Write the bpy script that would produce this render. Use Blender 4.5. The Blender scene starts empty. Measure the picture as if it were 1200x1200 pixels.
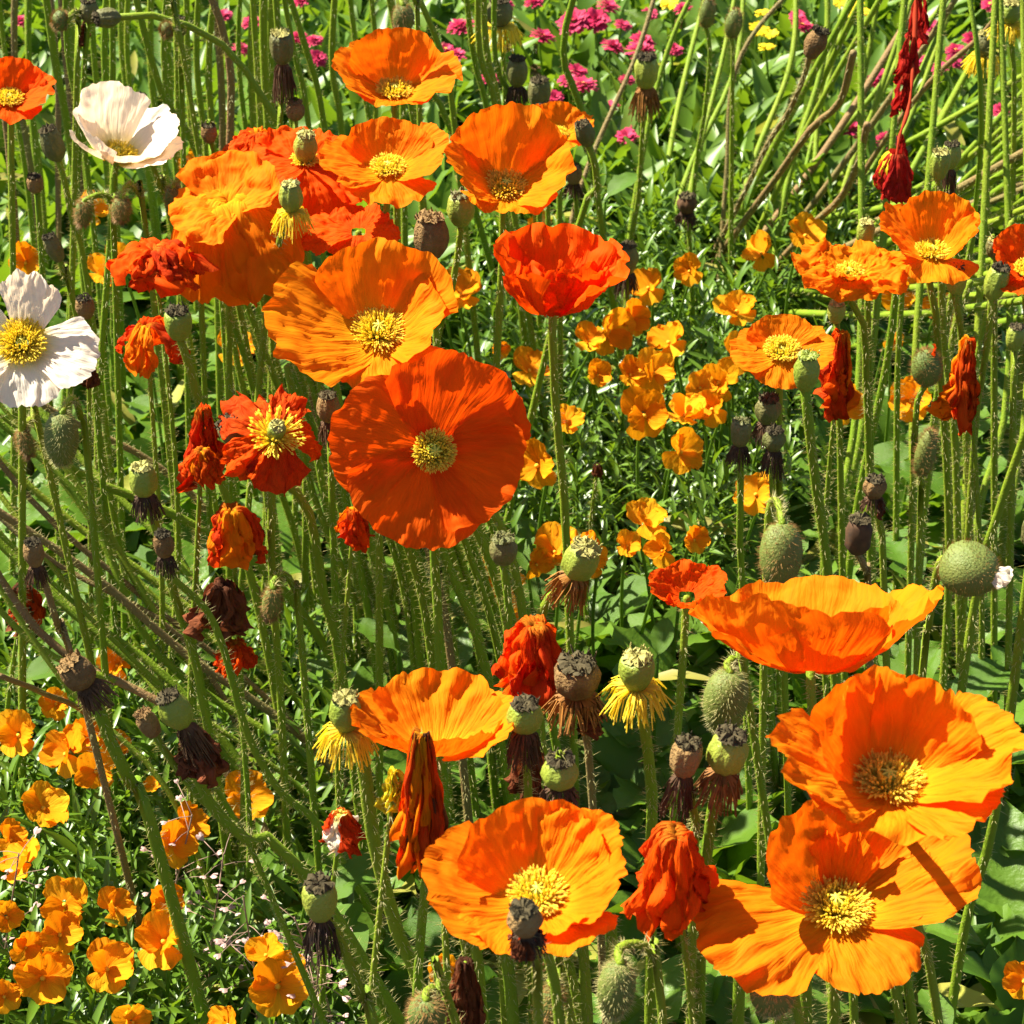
import bpy, math, random
import numpy as np
from mathutils import Vector, Matrix, noise as mnoise

sc = bpy.context.scene
R = math.radians
rnd = random.Random(11)

# ------------------------------------------------------------------ camera
CAM_H, PITCH, FPX, RES = 0.945, 34.4, 2600.0, 1200.0
cam_d = bpy.data.cameras.new('camera')
cam = bpy.data.objects.new('camera', cam_d)
sc.collection.objects.link(cam)
cam.location = (0, 0, CAM_H)
cam.rotation_euler = (R(90 - PITCH), 0, 0)
cam_d.sensor_width = 36.0
cam_d.lens = 36.0 * FPX / RES
cam_d.clip_start = 0.05
cam_d.clip_end = 200
cam_d.dof.use_dof = True
cam_d.dof.focus_distance = 1.05
cam_d.dof.aperture_fstop = 42
sc.camera = cam

# ------------------------------------------------------------------ sky, sun, exposure
SUN = Vector((-0.58, 0.28, 0.80)).normalized()
sun_el = math.asin(SUN.z)
sun_az = math.atan2(SUN.x, SUN.y)
w = bpy.data.worlds.new('World')
sc.world = w
w.use_nodes = True
nt = w.node_tree
bg = nt.nodes['Background']
sky = nt.nodes.new('ShaderNodeTexSky')
sky.sky_type = 'NISHITA'
sky.sun_disc = False
sky.sun_elevation = sun_el
sky.sun_rotation = sun_az
nt.links.new(sky.outputs[0], bg.inputs[0])
bg.inputs[1].default_value = 0.05
sl = bpy.data.lights.new('sun', 'SUN')
sl.energy = 5.0
sl.angle = R(0.5)
sl.color = (1.0, 0.93, 0.77)
so = bpy.data.objects.new('sun', sl)
sc.collection.objects.link(so)
so.rotation_euler = (-SUN).to_track_quat('-Z', 'Y').to_euler()
sc.view_settings.view_transform = 'Standard'
sc.view_settings.look = 'None'
sc.view_settings.gamma = 1.0
sc.view_settings.exposure = 1.75
sc.cycles.max_bounces = 8
sc.cycles.diffuse_bounces = 2
sc.cycles.transmission_bounces = 6
sc.cycles.use_denoising = True

# ------------------------------------------------------------------ picture point -> place
CP, SP = math.cos(R(PITCH)), math.sin(R(PITCH))
def ray(px, py):
    x = (px - 600) / FPX
    y = (600 - py) / FPX
    return Vector((x, CP + y * SP, -SP + y * CP))
def at(px, py, z):
    d = ray(px, py)
    return Vector((0, 0, CAM_H)) + d * ((z - CAM_H) / d.z)
def at_k(px, py, k):
    return Vector((0, 0, CAM_H)) + ray(px, py) * k
def depth(p):
    q = p - Vector((0, 0, CAM_H))
    return q.y * CP - q.z * SP
def proj(p):
    q = p - Vector((0, 0, CAM_H))
    k = q.y * CP - q.z * SP
    return 600 + FPX * q.x / k, 600 - FPX * (q.y * SP + q.z * CP) / k
def ppm(p):            # picture pixels per metre at p
    return FPX / depth(p)

# ------------------------------------------------------------------ materials
MATS = {}
def mat(name, col, trans=None, tfac=0.0, rough=0.6, spec=0.3, var=0.25, hue=None, nscale=60.0,
        bump=0.0, bscale=400.0, island=False, petal=None, sss=0.0, wrinkle=0.0):
    m = bpy.data.materials.new(name)
    m.use_nodes = True
    t = m.node_tree
    N, Lk = t.nodes, t.links
    out = N['Material Output']
    p = N['Principled BSDF']
    p.inputs['Roughness'].default_value = rough
    p.inputs['Specular IOR Level'].default_value = spec
    tc = N.new('ShaderNodeTexCoord')
    geo = N.new('ShaderNodeNewGeometry')
    nz = N.new('ShaderNodeTexNoise')
    nz.inputs['Scale'].default_value = nscale
    nz.inputs['Detail'].default_value = 5
    Lk.new(geo.outputs['Position'], nz.inputs['Vector'])
    c2 = hue if hue else tuple(c * (1 - var) for c in col)
    mx = N.new('ShaderNodeMix'); mx.data_type = 'RGBA'
    mx.inputs['A'].default_value = (*col, 1)
    mx.inputs['B'].default_value = (*c2, 1)
    rmp = N.new('ShaderNodeMapRange')
    rmp.inputs['From Min'].default_value = 0.32
    rmp.inputs['From Max'].default_value = 0.68
    Lk.new(nz.outputs['Fac'], rmp.inputs['Value'])
    fac = rmp.outputs[0]
    oi = N.new('ShaderNodeObjectInfo')
    src = geo.outputs['Random Per Island'] if island else oi.outputs['Random']
    ad = N.new('ShaderNodeMath'); ad.operation = 'MULTIPLY_ADD'
    Lk.new(src, ad.inputs[0]); ad.inputs[1].default_value = 0.55
    mu = N.new('ShaderNodeMath'); mu.operation = 'MULTIPLY'
    Lk.new(fac, mu.inputs[0]); mu.inputs[1].default_value = 0.45
    Lk.new(mu.outputs[0], ad.inputs[2])
    Lk.new(ad.outputs[0], mx.inputs['Factor'])
    colout = mx.outputs['Result']
    bumpin = None
    uvn = None
    if petal is not None:      # petal base tone + veins along the petal, deepened to paint in pleat shading
        uv = N.new('ShaderNodeUVMap')
        sep = N.new('ShaderNodeSeparateXYZ'); Lk.new(uv.outputs[0], sep.inputs[0])
        r2 = N.new('ShaderNodeMapRange')
        r2.inputs['From Min'].default_value = 0.02
        r2.inputs['From Max'].default_value = petal[1]
        r2.inputs['To Min'].default_value = 1.0
        r2.inputs['To Max'].default_value = 0.0
        r2.interpolation_type = 'SMOOTHSTEP'
        Lk.new(sep.outputs['Y'], r2.inputs['Value'])
        m2 = N.new('ShaderNodeMix'); m2.data_type = 'RGBA'
        Lk.new(r2.outputs[0], m2.inputs['Factor'])
        Lk.new(colout, m2.inputs['A'])
        m2.inputs['B'].default_value = (*petal[0], 1)
        mp = N.new('ShaderNodeMapping')
        mp.inputs['Scale'].default_value = (26, 2.2, 1)
        Lk.new(uv.outputs[0], mp.inputs['Vector'])
        uvn = N.new('ShaderNodeTexNoise')
        uvn.inputs['Scale'].default_value = 1.0
        uvn.inputs['Detail'].default_value = 4
        Lk.new(mp.outputs[0], uvn.inputs['Vector'])
        r3 = N.new('ShaderNodeMapRange')
        r3.inputs['From Min'].default_value = 0.3
        r3.inputs['From Max'].default_value = 0.7
        r3.inputs['To Min'].default_value = 0.64
        r3.inputs['To Max'].default_value = 1.0
        Lk.new(uvn.outputs['Fac'], r3.inputs['Value'])
        m3 = N.new('ShaderNodeMix'); m3.data_type = 'RGBA'; m3.blend_type = 'MULTIPLY'
        m3.inputs['Factor'].default_value = 0.18 if 'white' in name else 0.65
        Lk.new(m2.outputs['Result'], m3.inputs['A'])
        Lk.new(r3.outputs[0], m3.inputs['B'])
        colout = m3.outputs['Result']
    Lk.new(colout, p.inputs['Base Color'])
    nrm = None
    if bump > 0:
        b = N.new('ShaderNodeBump')
        b.inputs['Strength'].default_value = bump
        b.inputs['Distance'].default_value = 0.003 if petal is not None else 0.002
        if uvn is not None:
            Lk.new(uvn.outputs['Fac'], b.inputs['Height'])
        else:
            n2 = N.new('ShaderNodeTexNoise')
            n2.inputs['Scale'].default_value = bscale
            n2.inputs['Detail'].default_value = 4
            Lk.new(tc.outputs['Object'], n2.inputs['Vector'])
            Lk.new(n2.outputs['Fac'], b.inputs['Height'])
        nrm = b.outputs[0]
        Lk.new(nrm, p.inputs['Normal'])
    if tfac > 0:
        tr = N.new('ShaderNodeBsdfTranslucent')
        if trans:
            mt = N.new('ShaderNodeMix'); mt.data_type = 'RGBA'; mt.blend_type = 'MIX'
            mt.inputs['Factor'].default_value = 0.75
            Lk.new(colout, mt.inputs['A'])
            mt.inputs['B'].default_value = (*trans, 1)
            Lk.new(mt.outputs['Result'], tr.inputs['Color'])
        else:
            Lk.new(colout, tr.inputs['Color'])
        if nrm: Lk.new(nrm, tr.inputs['Normal'])
        ms = N.new('ShaderNodeMixShader')
        ms.inputs[0].default_value = tfac
        Lk.new(p.outputs[0], ms.inputs[1])
        Lk.new(tr.outputs[0], ms.inputs[2])
        Lk.new(ms.outputs[0], out.inputs['Surface'])
    MATS[name] = m
    return m

mat('petal_orange', (0.93, 0.285, 0.005), (0.96, 0.105, 0.002), 0.44, 0.7, 0.06, hue=(0.92, 0.190, 0.003), nscale=35,
    bump=0.55, petal=((0.92, 0.42, 0.01), 0.45))
mat('petal_red', (0.92, 0.130, 0.003), (0.96, 0.075, 0.002), 0.46, 0.7, 0.06, hue=(0.90, 0.08, 0.003), nscale=30,
    bump=0.5, petal=((0.85, 0.09, 0.004), 0.3))
mat('petal_white', (0.93, 0.84, 0.70), (0.95, 0.70, 0.44), 0.42, 0.7, 0.06, hue=(0.93, 0.80, 0.64), nscale=25,
    bump=0.4, petal=((0.85, 0.72, 0.08), 0.48))
mat('petal_wilted', (0.60, 0.032, 0.008), (0.85, 0.06, 0.004), 0.45, 0.7, 0.06, hue=(0.80, 0.13, 0.006), nscale=70,
    bump=0.9, petal=((0.75, 0.3, 0.02), 0.25))
mat('petal_withered', (0.13, 0.045, 0.018), (0.3, 0.07, 0.02), 0.2, 0.7, 0.06, hue=(0.24, 0.07, 0.03), nscale=90,
    bump=0.9, petal=((0.10, 0.04, 0.02), 0.3))
mat('petal_crimson', (0.42, 0.012, 0.012), (0.6, 0.02, 0.015), 0.3, 0.7, 0.1, hue=(0.55, 0.03, 0.012), nscale=80, bump=0.8, petal=((0.5, 0.06, 0.02), 0.2))
mat('viola_orange', (0.94, 0.42, 0.008), (0.95, 0.27, 0.003), 0.38, 0.7, 0.08, hue=(0.93, 0.29, 0.005), nscale=50,
    bump=0.25, petal=((0.92, 0.26, 0.004), 0.5))
mat('viola_amber', (0.95, 0.50, 0.015), (0.95, 0.34, 0.005), 0.38, 0.7, 0.08, hue=(0.94, 0.38, 0.008), nscale=50,
    bump=0.25, petal=((0.90, 0.30, 0.005), 0.35))
mat('viola_eye', (0.85, 0.50, 0.03), None, 0, 0.6, 0.2)
mat('stamen', (0.93, 0.80, 0.14), (0.94, 0.80, 0.12), 0.6, 0.7, 0.1, hue=(0.93, 0.72, 0.07), island=True)
mat('pistil', (0.42, 0.46, 0.05), None, 0, 0.5, 0.3, bump=0.3)
mat('pistil_ray', (0.75, 0.62, 0.06), None, 0, 0.5, 0.3)
mat('stem_green', (0.125, 0.225, 0.012), None, 0, 0.55, 0.15, hue=(0.21, 0.265, 0.020), nscale=40, bump=0.35, bscale=900)
mat('stem_brown', (0.24, 0.13, 0.055), None, 0, 0.65, 0.25, hue=(0.17, 0.15, 0.05), nscale=40, bump=0.6, bscale=600)
mat('hair_pale', (0.62, 0.58, 0.26), (0.65, 0.60, 0.24), 0.5, 0.5, 0.3)
mat('hair_rust', (0.42, 0.24, 0.08), (0.5, 0.28, 0.1), 0.4, 0.5, 0.3)
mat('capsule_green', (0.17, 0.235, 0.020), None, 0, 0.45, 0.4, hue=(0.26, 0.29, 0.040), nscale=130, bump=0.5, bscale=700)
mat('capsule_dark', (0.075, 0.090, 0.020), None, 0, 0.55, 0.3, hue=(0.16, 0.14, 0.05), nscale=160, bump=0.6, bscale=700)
mat('capsule_dry', (0.13, 0.072, 0.028), None, 0, 0.8, 0.1, hue=(0.30, 0.19, 0.075), nscale=170, bump=0.9, bscale=700)
mat('cap_dark', (0.020, 0.017, 0.012), None, 0, 0.9, 0.08, hue=(0.10, 0.08, 0.04), nscale=300, bump=0.6)
mat('cap_pale', (0.42, 0.40, 0.12), None, 0, 0.7, 0.2, hue=(0.20, 0.17, 0.05), nscale=260, bump=0.6)
mat('skirt_black', (0.035, 0.024, 0.018), None, 0, 0.8, 0.2, hue=(0.14, 0.07, 0.03), nscale=250)
mat('skirt_rust', (0.35, 0.15, 0.025), None, 0, 0.7, 0.2, hue=(0.10, 0.045, 0.02), nscale=200)
mat('bud_green', (0.085, 0.135, 0.024), None, 0, 0.55, 0.3, hue=(0.15, 0.17, 0.035), nscale=110, bump=0.4, bscale=900)
mat('leaf_poppy', (0.050, 0.125, 0.010), (0.24, 0.40, 0.010), 0.32, 0.42, 0.25, hue=(0.105, 0.195, 0.018), nscale=25, bump=0.3, bscale=300)
mat('leaf_viola', (0.062, 0.140, 0.010), (0.26, 0.41, 0.010), 0.32, 0.36, 0.55, hue=(0.135, 0.235, 0.020), nscale=30, island=True)
mat('leaf_meadow', (0.062, 0.145, 0.012), (0.26, 0.41, 0.010), 0.33, 0.42, 0.45, hue=(0.14, 0.24, 0.022), nscale=25, island=True)
mat('daisy_pink', (0.50, 0.016, 0.085), (0.6, 0.03, 0.12), 0.3, 0.6, 0.2, hue=(0.66, 0.07, 0.17), nscale=60)
mat('daisy_disc', (0.85, 0.50, 0.05), None, 0, 0.7, 0.2, bump=0.5)
mat('flower_yellow', (0.90, 0.68, 0.02), (0.9, 0.7, 0.02), 0.35, 0.6, 0.2)
mat('purse_stem', (0.34, 0.22, 0.16), None, 0, 0.6, 0.3)
mat('purse_pod', (0.62, 0.42, 0.38), (0.6, 0.4, 0.35), 0.3, 0.5, 0.3)
mat('litter', (0.16, 0.095, 0.045), (0.3, 0.17, 0.06), 0.2, 0.8, 0.15, hue=(0.30, 0.19, 0.09), nscale=80, island=True, bump=0.4)
mat('leaf_yellowing', (0.34, 0.36, 0.05), (0.5, 0.5, 0.05), 0.35, 0.5, 0.3, hue=(0.24, 0.20, 0.05), nscale=60, island=True)
mat('soil', (0.030, 0.021, 0.014), None, 0, 0.95, 0.1, hue=(0.055, 0.038, 0.024), nscale=70, bump=1.0, bscale=120)

# ------------------------------------------------------------------ object helpers
COL = sc.collection
def mesh_from(name, verts, faces, m, uvs=None, smooth=True):
    me = bpy.data.meshes.new(name)
    me.from_pydata([tuple(v) for v in verts], [], faces)
    if m: me.materials.append(MATS[m])
    if uvs is not None:
        ul = me.uv_layers.new(name='UVMap')
        vi = np.empty(len(me.loops), dtype=np.int32)
        me.loops.foreach_get('vertex_index', vi)
        ul.data.foreach_set('uv', np.asarray(uvs, dtype=np.float32)[vi].ravel())
    if smooth: me.shade_smooth()
    return me
def link(name, me, parent=None, mtx=None, kind=None):
    o = bpy.data.objects.new(name, me)
    COL.objects.link(o)
    if parent: o.parent = parent
    if mtx is not None: o.matrix_local = mtx
    if kind: o['kind'] = kind
    return o
def part(name, vf, m, parent, base, kind=None, smooth=True):
    """a part modelled in world space, stored relative to its thing's base"""
    verts, faces = vf[0], vf[1]
    uvs = vf[2] if len(vf) > 2 else None
    me = mesh_from(name, [Vector(v) - base for v in verts], faces, m, uvs, smooth)
    return link(name, me, parent, None, kind)
def thing(name, label, cat, base, group=None):
    o = bpy.data.objects.new(name, None)
    COL.objects.link(o)
    o.location = base
    o.empty_display_size = 0.01
    o['label'] = label
    o['category'] = cat
    if group: o['group'] = group
    return o

def frame_z(axis, xref=Vector((1, 0, 0))):
    z = axis.normalized()
    x = (xref - z * xref.dot(z)).normalized()
    y = z.cross(x)
    return Matrix((x, y, z)).transposed()

def catmull(pts, n):
    P = [pts[0] * 2 - pts[1]] + list(pts) + [pts[-1] * 2 - pts[-2]]
    seg = len(pts) - 1
    lens = [max((pts[i + 1] - pts[i]).length, 1e-5) for i in range(seg)]
    tot = sum(lens)
    out = []
    for i in range(seg):
        k = max(2, int(round(n * lens[i] / tot)))
        for j in range(k):
            t = j / k
            a, b, c, d = P[i], P[i + 1], P[i + 2], P[i + 3]
            out.append(0.5 * ((2 * b) + (c - a) * t + (2 * a - 5 * b + 4 * c - d) * t * t + (3 * b - a - 3 * c + d) * t ** 3))
    out.append(pts[-1].copy())
    return out

def tube(path, r0, r1, sides=8, wob=0.0, rr=None):
    path = list(path)
    path = [path[0] + (path[0] - path[1]).normalized() * r0 * .6] + path
    verts, faces = [], []
    n = len(path)
    up = Vector((1, 0, 0))
    for i, p in enumerate(path):
        t = (path[min(i + 1, n - 1)] - path[max(i - 1, 0)]).normalized()
        x = (up - t * up.dot(t))
        if x.length < 1e-4: x = Vector((0, 1, 0)) - t * t.y
        x.normalize(); up = x
        y = t.cross(x)
        r = r0 + (r1 - r0) * i / (n - 1)
        if rr: r *= 1 + wob * rr.uniform(-1, 1)
        if i == 0: r *= .4
        for k in range(sides):
            a = 2 * math.pi * k / sides
            verts.append(p + (x * math.cos(a) + y * math.sin(a)) * r)
    for i in range(n - 1):
        for k in range(sides):
            a, b = i * sides + k, i * sides + (k + 1) % sides
            faces.append((a, b, b + sides, a + sides))
    faces.append(tuple(range(sides - 1, -1, -1)))
    faces.append(tuple((n - 1) * sides + k for k in range(sides)))
    return verts, faces

def hairs(path, r0, r1, per_m, ln, rr, hw=0.00016, tmax=1.0):
    """hairs standing off a stalk: thin three-sided spikes"""
    verts, faces = [], []
    n = len(path)
    L = sum((path[i + 1] - path[i]).length for i in range(n - 1))
    for _ in range(int(1.7 * per_m * L * tmax)):
        f = rr.uniform(0, (n - 1) * tmax * 0.9999)
        i = min(int(f), n - 2); u = f - i
        p = path[i].lerp(path[i + 1], u)
        t = (path[i + 1] - path[i]).normalized()
        x = Vector((0.31, 0.87, 0.37)); x = (x - t * x.dot(t)).normalized(); y = t.cross(x)
        a = rr.uniform(0, 6.2832)
        d = x * math.cos(a) + y * math.sin(a)
        s = t.cross(d)
        r = r0 + (r1 - r0) * f / (n - 1)
        b = p + d * r * 0.8
        tip = p + d * (r + ln * rr.uniform(0.5, 1.15)) + t * ln * rr.uniform(-0.45, 0.45) + s * ln * rr.uniform(-.2, .2)
        k = len(verts)
        verts += [b + s * hw, b - s * hw * 0.5 + t * hw, b - s * hw * 0.5 - t * hw, tip]
        faces += [(k, k + 1, k + 3), (k + 1, k + 2, k + 3), (k + 2, k, k + 3)]
    return verts, faces

def stalk_path(pts, z, lean=(0, 0), head=None, full=False, n=22):
    """pts: picture points from the head downwards; the rest runs on down to the soil"""
    p0 = head if head is not None else at(*pts[0], z)
    if full:
        root = at(*pts[-1], -0.01)
        mids = pts[1:-1]
    else:
        ry = proj(Vector((p0.x, p0.y, 0)))[1] + lean[1]
        if len(pts) > 1:
            a, b = pts[-2], pts[-1]
            dy = max(b[1] - a[1], 8)
            sl_ = max(-1.1, min(1.1, (b[0] - a[0]) / dy))
            ry = max(ry, b[1] + 200)
            rx = b[0] + sl_ * 0.55 * (ry - b[1]) + lean[0]
        else:
            rx = pts[0][0] + lean[0]
        root = at(rx, ry, -0.01)
        mids = pts[1:]
    q0, q1 = proj(p0), proj(root)
    seq = [q0] + [tuple(m) for m in mids] + [q1]
    d = [0]
    for i in range(1, len(seq)):
        d.append(d[-1] + math.hypot(seq[i][0] - seq[i - 1][0], seq[i][1] - seq[i - 1][1]))
    k0, k1 = depth(p0), depth(root)
    P = [p0]
    for i in range(1, len(seq) - 1):
        t = d[i] / d[-1]
        P.append(at_k(seq[i][0], seq[i][1], k0 + (k1 - k0) * t))
    P.append(root)
    if len(P) == 2:
        m = p0.lerp(root, 0.5) + Vector((rnd.uniform(-.012, .012), rnd.uniform(-.012, .012), 0))
        P = [p0, m, root]
    return catmull(P, n)

def add_stalk(t, base, path, r0, r1, rr, m='stem_green', hairy=900, hl=0.0038, hm='hair_pale'):
    s = part('stem', tube(path, r0, r1, 8, 0.05, rr), m, t, base)
    if hairy:
        part('hairs', hairs(path, r0, r1, hairy, hl, rr), hm, s, base, kind='stuff', smooth=False)
    return s

# ------------------------------------------------------------------ poppy petals
def sines(rr, n, f0, f1):
    c = [(rr.uniform(f0, f1), rr.uniform(0, 6.28), rr.uniform(0.4, 1)) for _ in range(n)]
    tot = sum(a for _, _, a in c)
    return lambda x: sum(a * math.sin(f * x + p) for f, p, a in c) / tot

def petal(center, fr, az, L, W, e0, e1, e2, rr, ruffle=0.06, pleat=0.022, crumple=0.0, nu=46, nv=26, rho0=0.30, tip=0.72):
    pl = sines(rr, 7, 7, 34)
    rf = sines(rr, 4, 3, 9)
    rf2 = sines(rr, 4, 9, 20)
    edge = sines(rr, 4, 3, 11)
    edge2 = sines(rr, 3, 14, 30)
    lob = rr.uniform(-0.05, 0.05)
    twist = rr.uniform(-8, 8)
    seed = Vector((rr.uniform(0, 50), rr.uniform(0, 50), rr.uniform(0, 50)))
    prof = [(0.012, 0.0, R(e0))]
    M = 40
    ar = .14 if W > .25 * L else .05
    rho, h = (0.004 if e0 < 70 else 0.0005), 0.0
    prof = []
    for i in range(M + 1):
        v = i / M
        e = (e0 * (1 - v) ** 2 + 2 * (e1 * 2 - (e0 + e2) / 2) * v * (1 - v) + e2 * v * v)
        if e0 >= 70:               # arches over the stalk tip, then falls
            e = e0 + (e1 - e0) * v / ar if v < ar else e1 + (e2 - e1) * (v - ar) / (1 - ar)
        e = R(e)
        prof.append((rho, h, e))
        rho += math.cos(e) * L / M
        h += math.sin(e) * L / M
    verts, uvs, faces = [], [], []
    for j in range(nv + 1):
        for i in range(nu + 1):
            u = -1 + 2 * i / nu
            vv = j / nv
            lu = 1 - (1 - tip) * abs(u) ** 2.2 + 0.05 * edge(u * 2) + 0.022 * edge2(u * 2) + lob * u
            v = min(vv * lu, 0.9999) if vv * lu < 1 else 0.9999
            fi = v * M; i0 = min(int(fi), M - 1); ft = fi - i0
            a, b = prof[i0], prof[i0 + 1]
            ro = a[0] + (b[0] - a[0]) * ft
            hh = a[1] + (b[1] - a[1]) * ft
            e = a[2] + (b[2] - a[2]) * ft
            ww = W * (0.24 + 0.76 * min(1, v * 1.25) ** 0.85)
            x = u * ww
            rc = max(ro, 0.0) + rho0 * L
            ang = x / rc
            rad = rc * math.cos(ang) - rho0 * L * math.cos(ang * 0.55)
            tan = rc * math.sin(ang)
            dn = L * (pleat * pl(u * 2.0 + 0.3 * v) * v ** 0.8 + ruffle * rf(u * 2 + v) * v ** 2.2 + ruffle * 0.45 * rf2(u * 2) * v ** 5)
            if crumple:
                q = Vector((u * 1.6, v * 1.6, 0)) + seed
                c1 = mnoise.noise(q * 1.4) * 0.9 + abs(mnoise.noise(q * 3.1)) * 0.9 + abs(mnoise.noise(q * 7.0)) * 0.45
                dn += L * crumple * c1 * (0.25 + v)
                rad += L * crumple * 0.8 * mnoise.noise(q * 2.3 + Vector((9, 0, 0))) * v
                tan += L * crumple * 1.1 * mnoise.noise(q * 2.3 + Vector((0, 9, 0))) * v
                hh += L * crumple * 0.6 * mnoise.noise(q * 2.9 + Vector((0, 0, 9))) * v
            rad += -math.sin(e) * dn
            hh += math.cos(e) * dn
            az_ = R(az + twist * v)
            px_ = rad * math.cos(az_) - tan * math.sin(az_)
            py_ = rad * math.sin(az_) + tan * math.cos(az_)
            verts.append(center + fr @ Vector((px_, py_, hh)))
            uvs.append((i / nu, vv))
    for j in range(nv):
        for i in range(nu):
            k = j * (nu + 1) + i
            faces.append((k, k + 1, k + nu + 2, k + nu + 1))
    return verts, faces, uvs

def lathe(center, fr, prof, sides=16, ridge=0.0, nr=8, rr=None):
    verts, faces = [], []
    n = len(prof)
    for (r, h) in prof:
        for k in range(sides):
            a = 2 * math.pi * k / sides
            q = r * (1 + ridge * math.cos(nr * a))
            verts.append(center + fr @ Vector((q * math.cos(a), q * math.sin(a), h)))
    for i in range(n - 1):
        for k in range(sides):
            a, b = i * sides + k, i * sides + (k + 1) % sides
            faces.append((a, b, b + sides, a + sides))
    faces.append(tuple(range(sides - 1, -1, -1)))
    faces.append(tuple((n - 1) * sides + k for k in range(sides)))
    return verts, faces

def filament(verts, faces, p, q, r, bulb, fr_s=None):
    """one stamen: thin stalk with a swollen anther"""
    t = (q - p).normalized()
    x = Vector((0.3, 0.5, 0.81)); x = (x - t * x.dot(t)).normalized(); y = t.cross(x)
    k = len(verts)
    for c, rad in ((p, r), (q, r * 0.8)):
        for a in (0, 2.094, 4.189):
            verts.append(c + (x * math.cos(a) + y * math.sin(a)) * rad)
    for a in range(3):
        b = (a + 1) % 3
        faces.append((k + a, k + b, k + 3 + b, k + 3 + a))
    if bulb > 0:
        k = len(verts)
        verts += [q - t * bulb * 0.5, q + x * bulb * .55, q + y * bulb * .55, q - x * bulb * .55, q - y * bulb * .55, q + t * bulb * 1.3]
        for a in range(4):
            b = (a + 1) % 4
            faces.append((k, k + 1 + b, k + 1 + a)); faces.append((k + 5, k + 1 + a, k + 1 + b))

def stamens(center, fr, rad, hgt, n, rr, bulb=0.00085):
    verts, faces = [], []
    for i in range(n):
        a = rr.uniform(0, 6.2832)
        q = math.sqrt(rr.uniform(0.06, 1.0))
        el = 1.0 - 0.55 * q * rr.uniform(0.6, 1.2)
        p0 = center + fr @ Vector((0.0035 * math.cos(a), 0.0035 * math.sin(a), 0.001))
        a += rr.uniform(-.25, .25)
        p1 = center + fr @ Vector((rad * q * math.cos(a), rad * q * math.sin(a), hgt * max(el, 0.35) * rr.uniform(.8, 1.15)))
        filament(verts, faces, p0, p1, 0.00028, bulb * rr.uniform(.7, 1.25))
    return verts, faces

def axis_of(tc, tr):
    return Vector((math.sin(R(tr)), -math.sin(R(tc)) * math.cos(R(tr)), math.cos(R(tc)) * math.cos(R(tr))))

def poppy(px, py, z, Lpx, tc, tr, petals, label, m='petal_orange', pts=(), seed=1, st=1.0, crumple=0.05, ruffle=0.09,
          pleat=0.036, capsule=False, lean=(0, 0), stam=True, group='poppies in flower', name='poppy_flower', srad=0.0022, nst=120):
    rr = random.Random(seed)
    c = at(px, py, z)
    k = ppm(c)
    L = Lpx / k
    ax = axis_of(tc, tr)
    fr = frame_z(ax)
    nk = c - ax * 0.012
    path = stalk_path([(px, py)] + list(pts), z, lean, head=c)
    path = [c] + [nk] + [p for p in path[1:] if p.z < nk.z - 0.012 or (p - c).length > 0.035]
    base = path[-1].copy(); base.z = 0
    t = thing(name, label, 'flower', base, group)
    add_stalk(t, base, path, srad * 0.85, srad * 1.1, rr)
    for (az, lf, wf, e0, e1, e2, *ex) in petals:
        cr = ex[0] if ex else crumple
        part('petal', petal(c, fr, az, L * lf, L * wf, e0, e1, e2, rr, ruffle, pleat, cr), m, t, base)
    ov = 0.20 * L * st
    if capsule:
        capsule_parts(t, base, c, ax, 0.013, rr, 'capsule_green', 'cap_pale', None)
        part('stamens', stamens(c, fr, ov * 1.1, ov * 0.5, nst, rr), 'stamen', t, base, kind='stuff', smooth=False)
    elif stam:
        part('stamens', stamens(c, fr, 0.28 * L * st, 0.20 * L * st, int(nst * 3.2), rr), 'stamen', t, base, kind='stuff', smooth=False)
        pr = 0.055 * L
        pis = part('pistil', lathe(c, fr, [(pr * .6, 0), (pr, pr), (pr * 1.05, pr * 2), (pr * .9, pr * 2.6), (pr * .3, pr * 2.8)], 14, 0.05), 'pistil', t, base)
        rv, rf = [], []
        for q in range(7):
            a = 2 * math.pi * q / 7
            d = Vector((math.cos(a), math.sin(a), 0)); s = Vector((-math.sin(a), math.cos(a), 0))
            b = len(rv)
            for (dd, ss, hh) in ((0, .14, 2.95), (1.35, .2, 2.7), (1.35, -.2, 2.7), (0, -.14, 2.95), (0, 0, 3.15), (1.3, 0, 2.9)):
                rv.append(c + fr @ ((d * dd + s * ss) * pr + Vector((0, 0, hh * pr))))
            rf += [(b, b + 1, b + 5, b + 4), (b + 4, b + 5, b + 2, b + 3)]
        part('stigma', (rv, rf), 'pistil_ray', pis, base)
    return t

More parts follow.
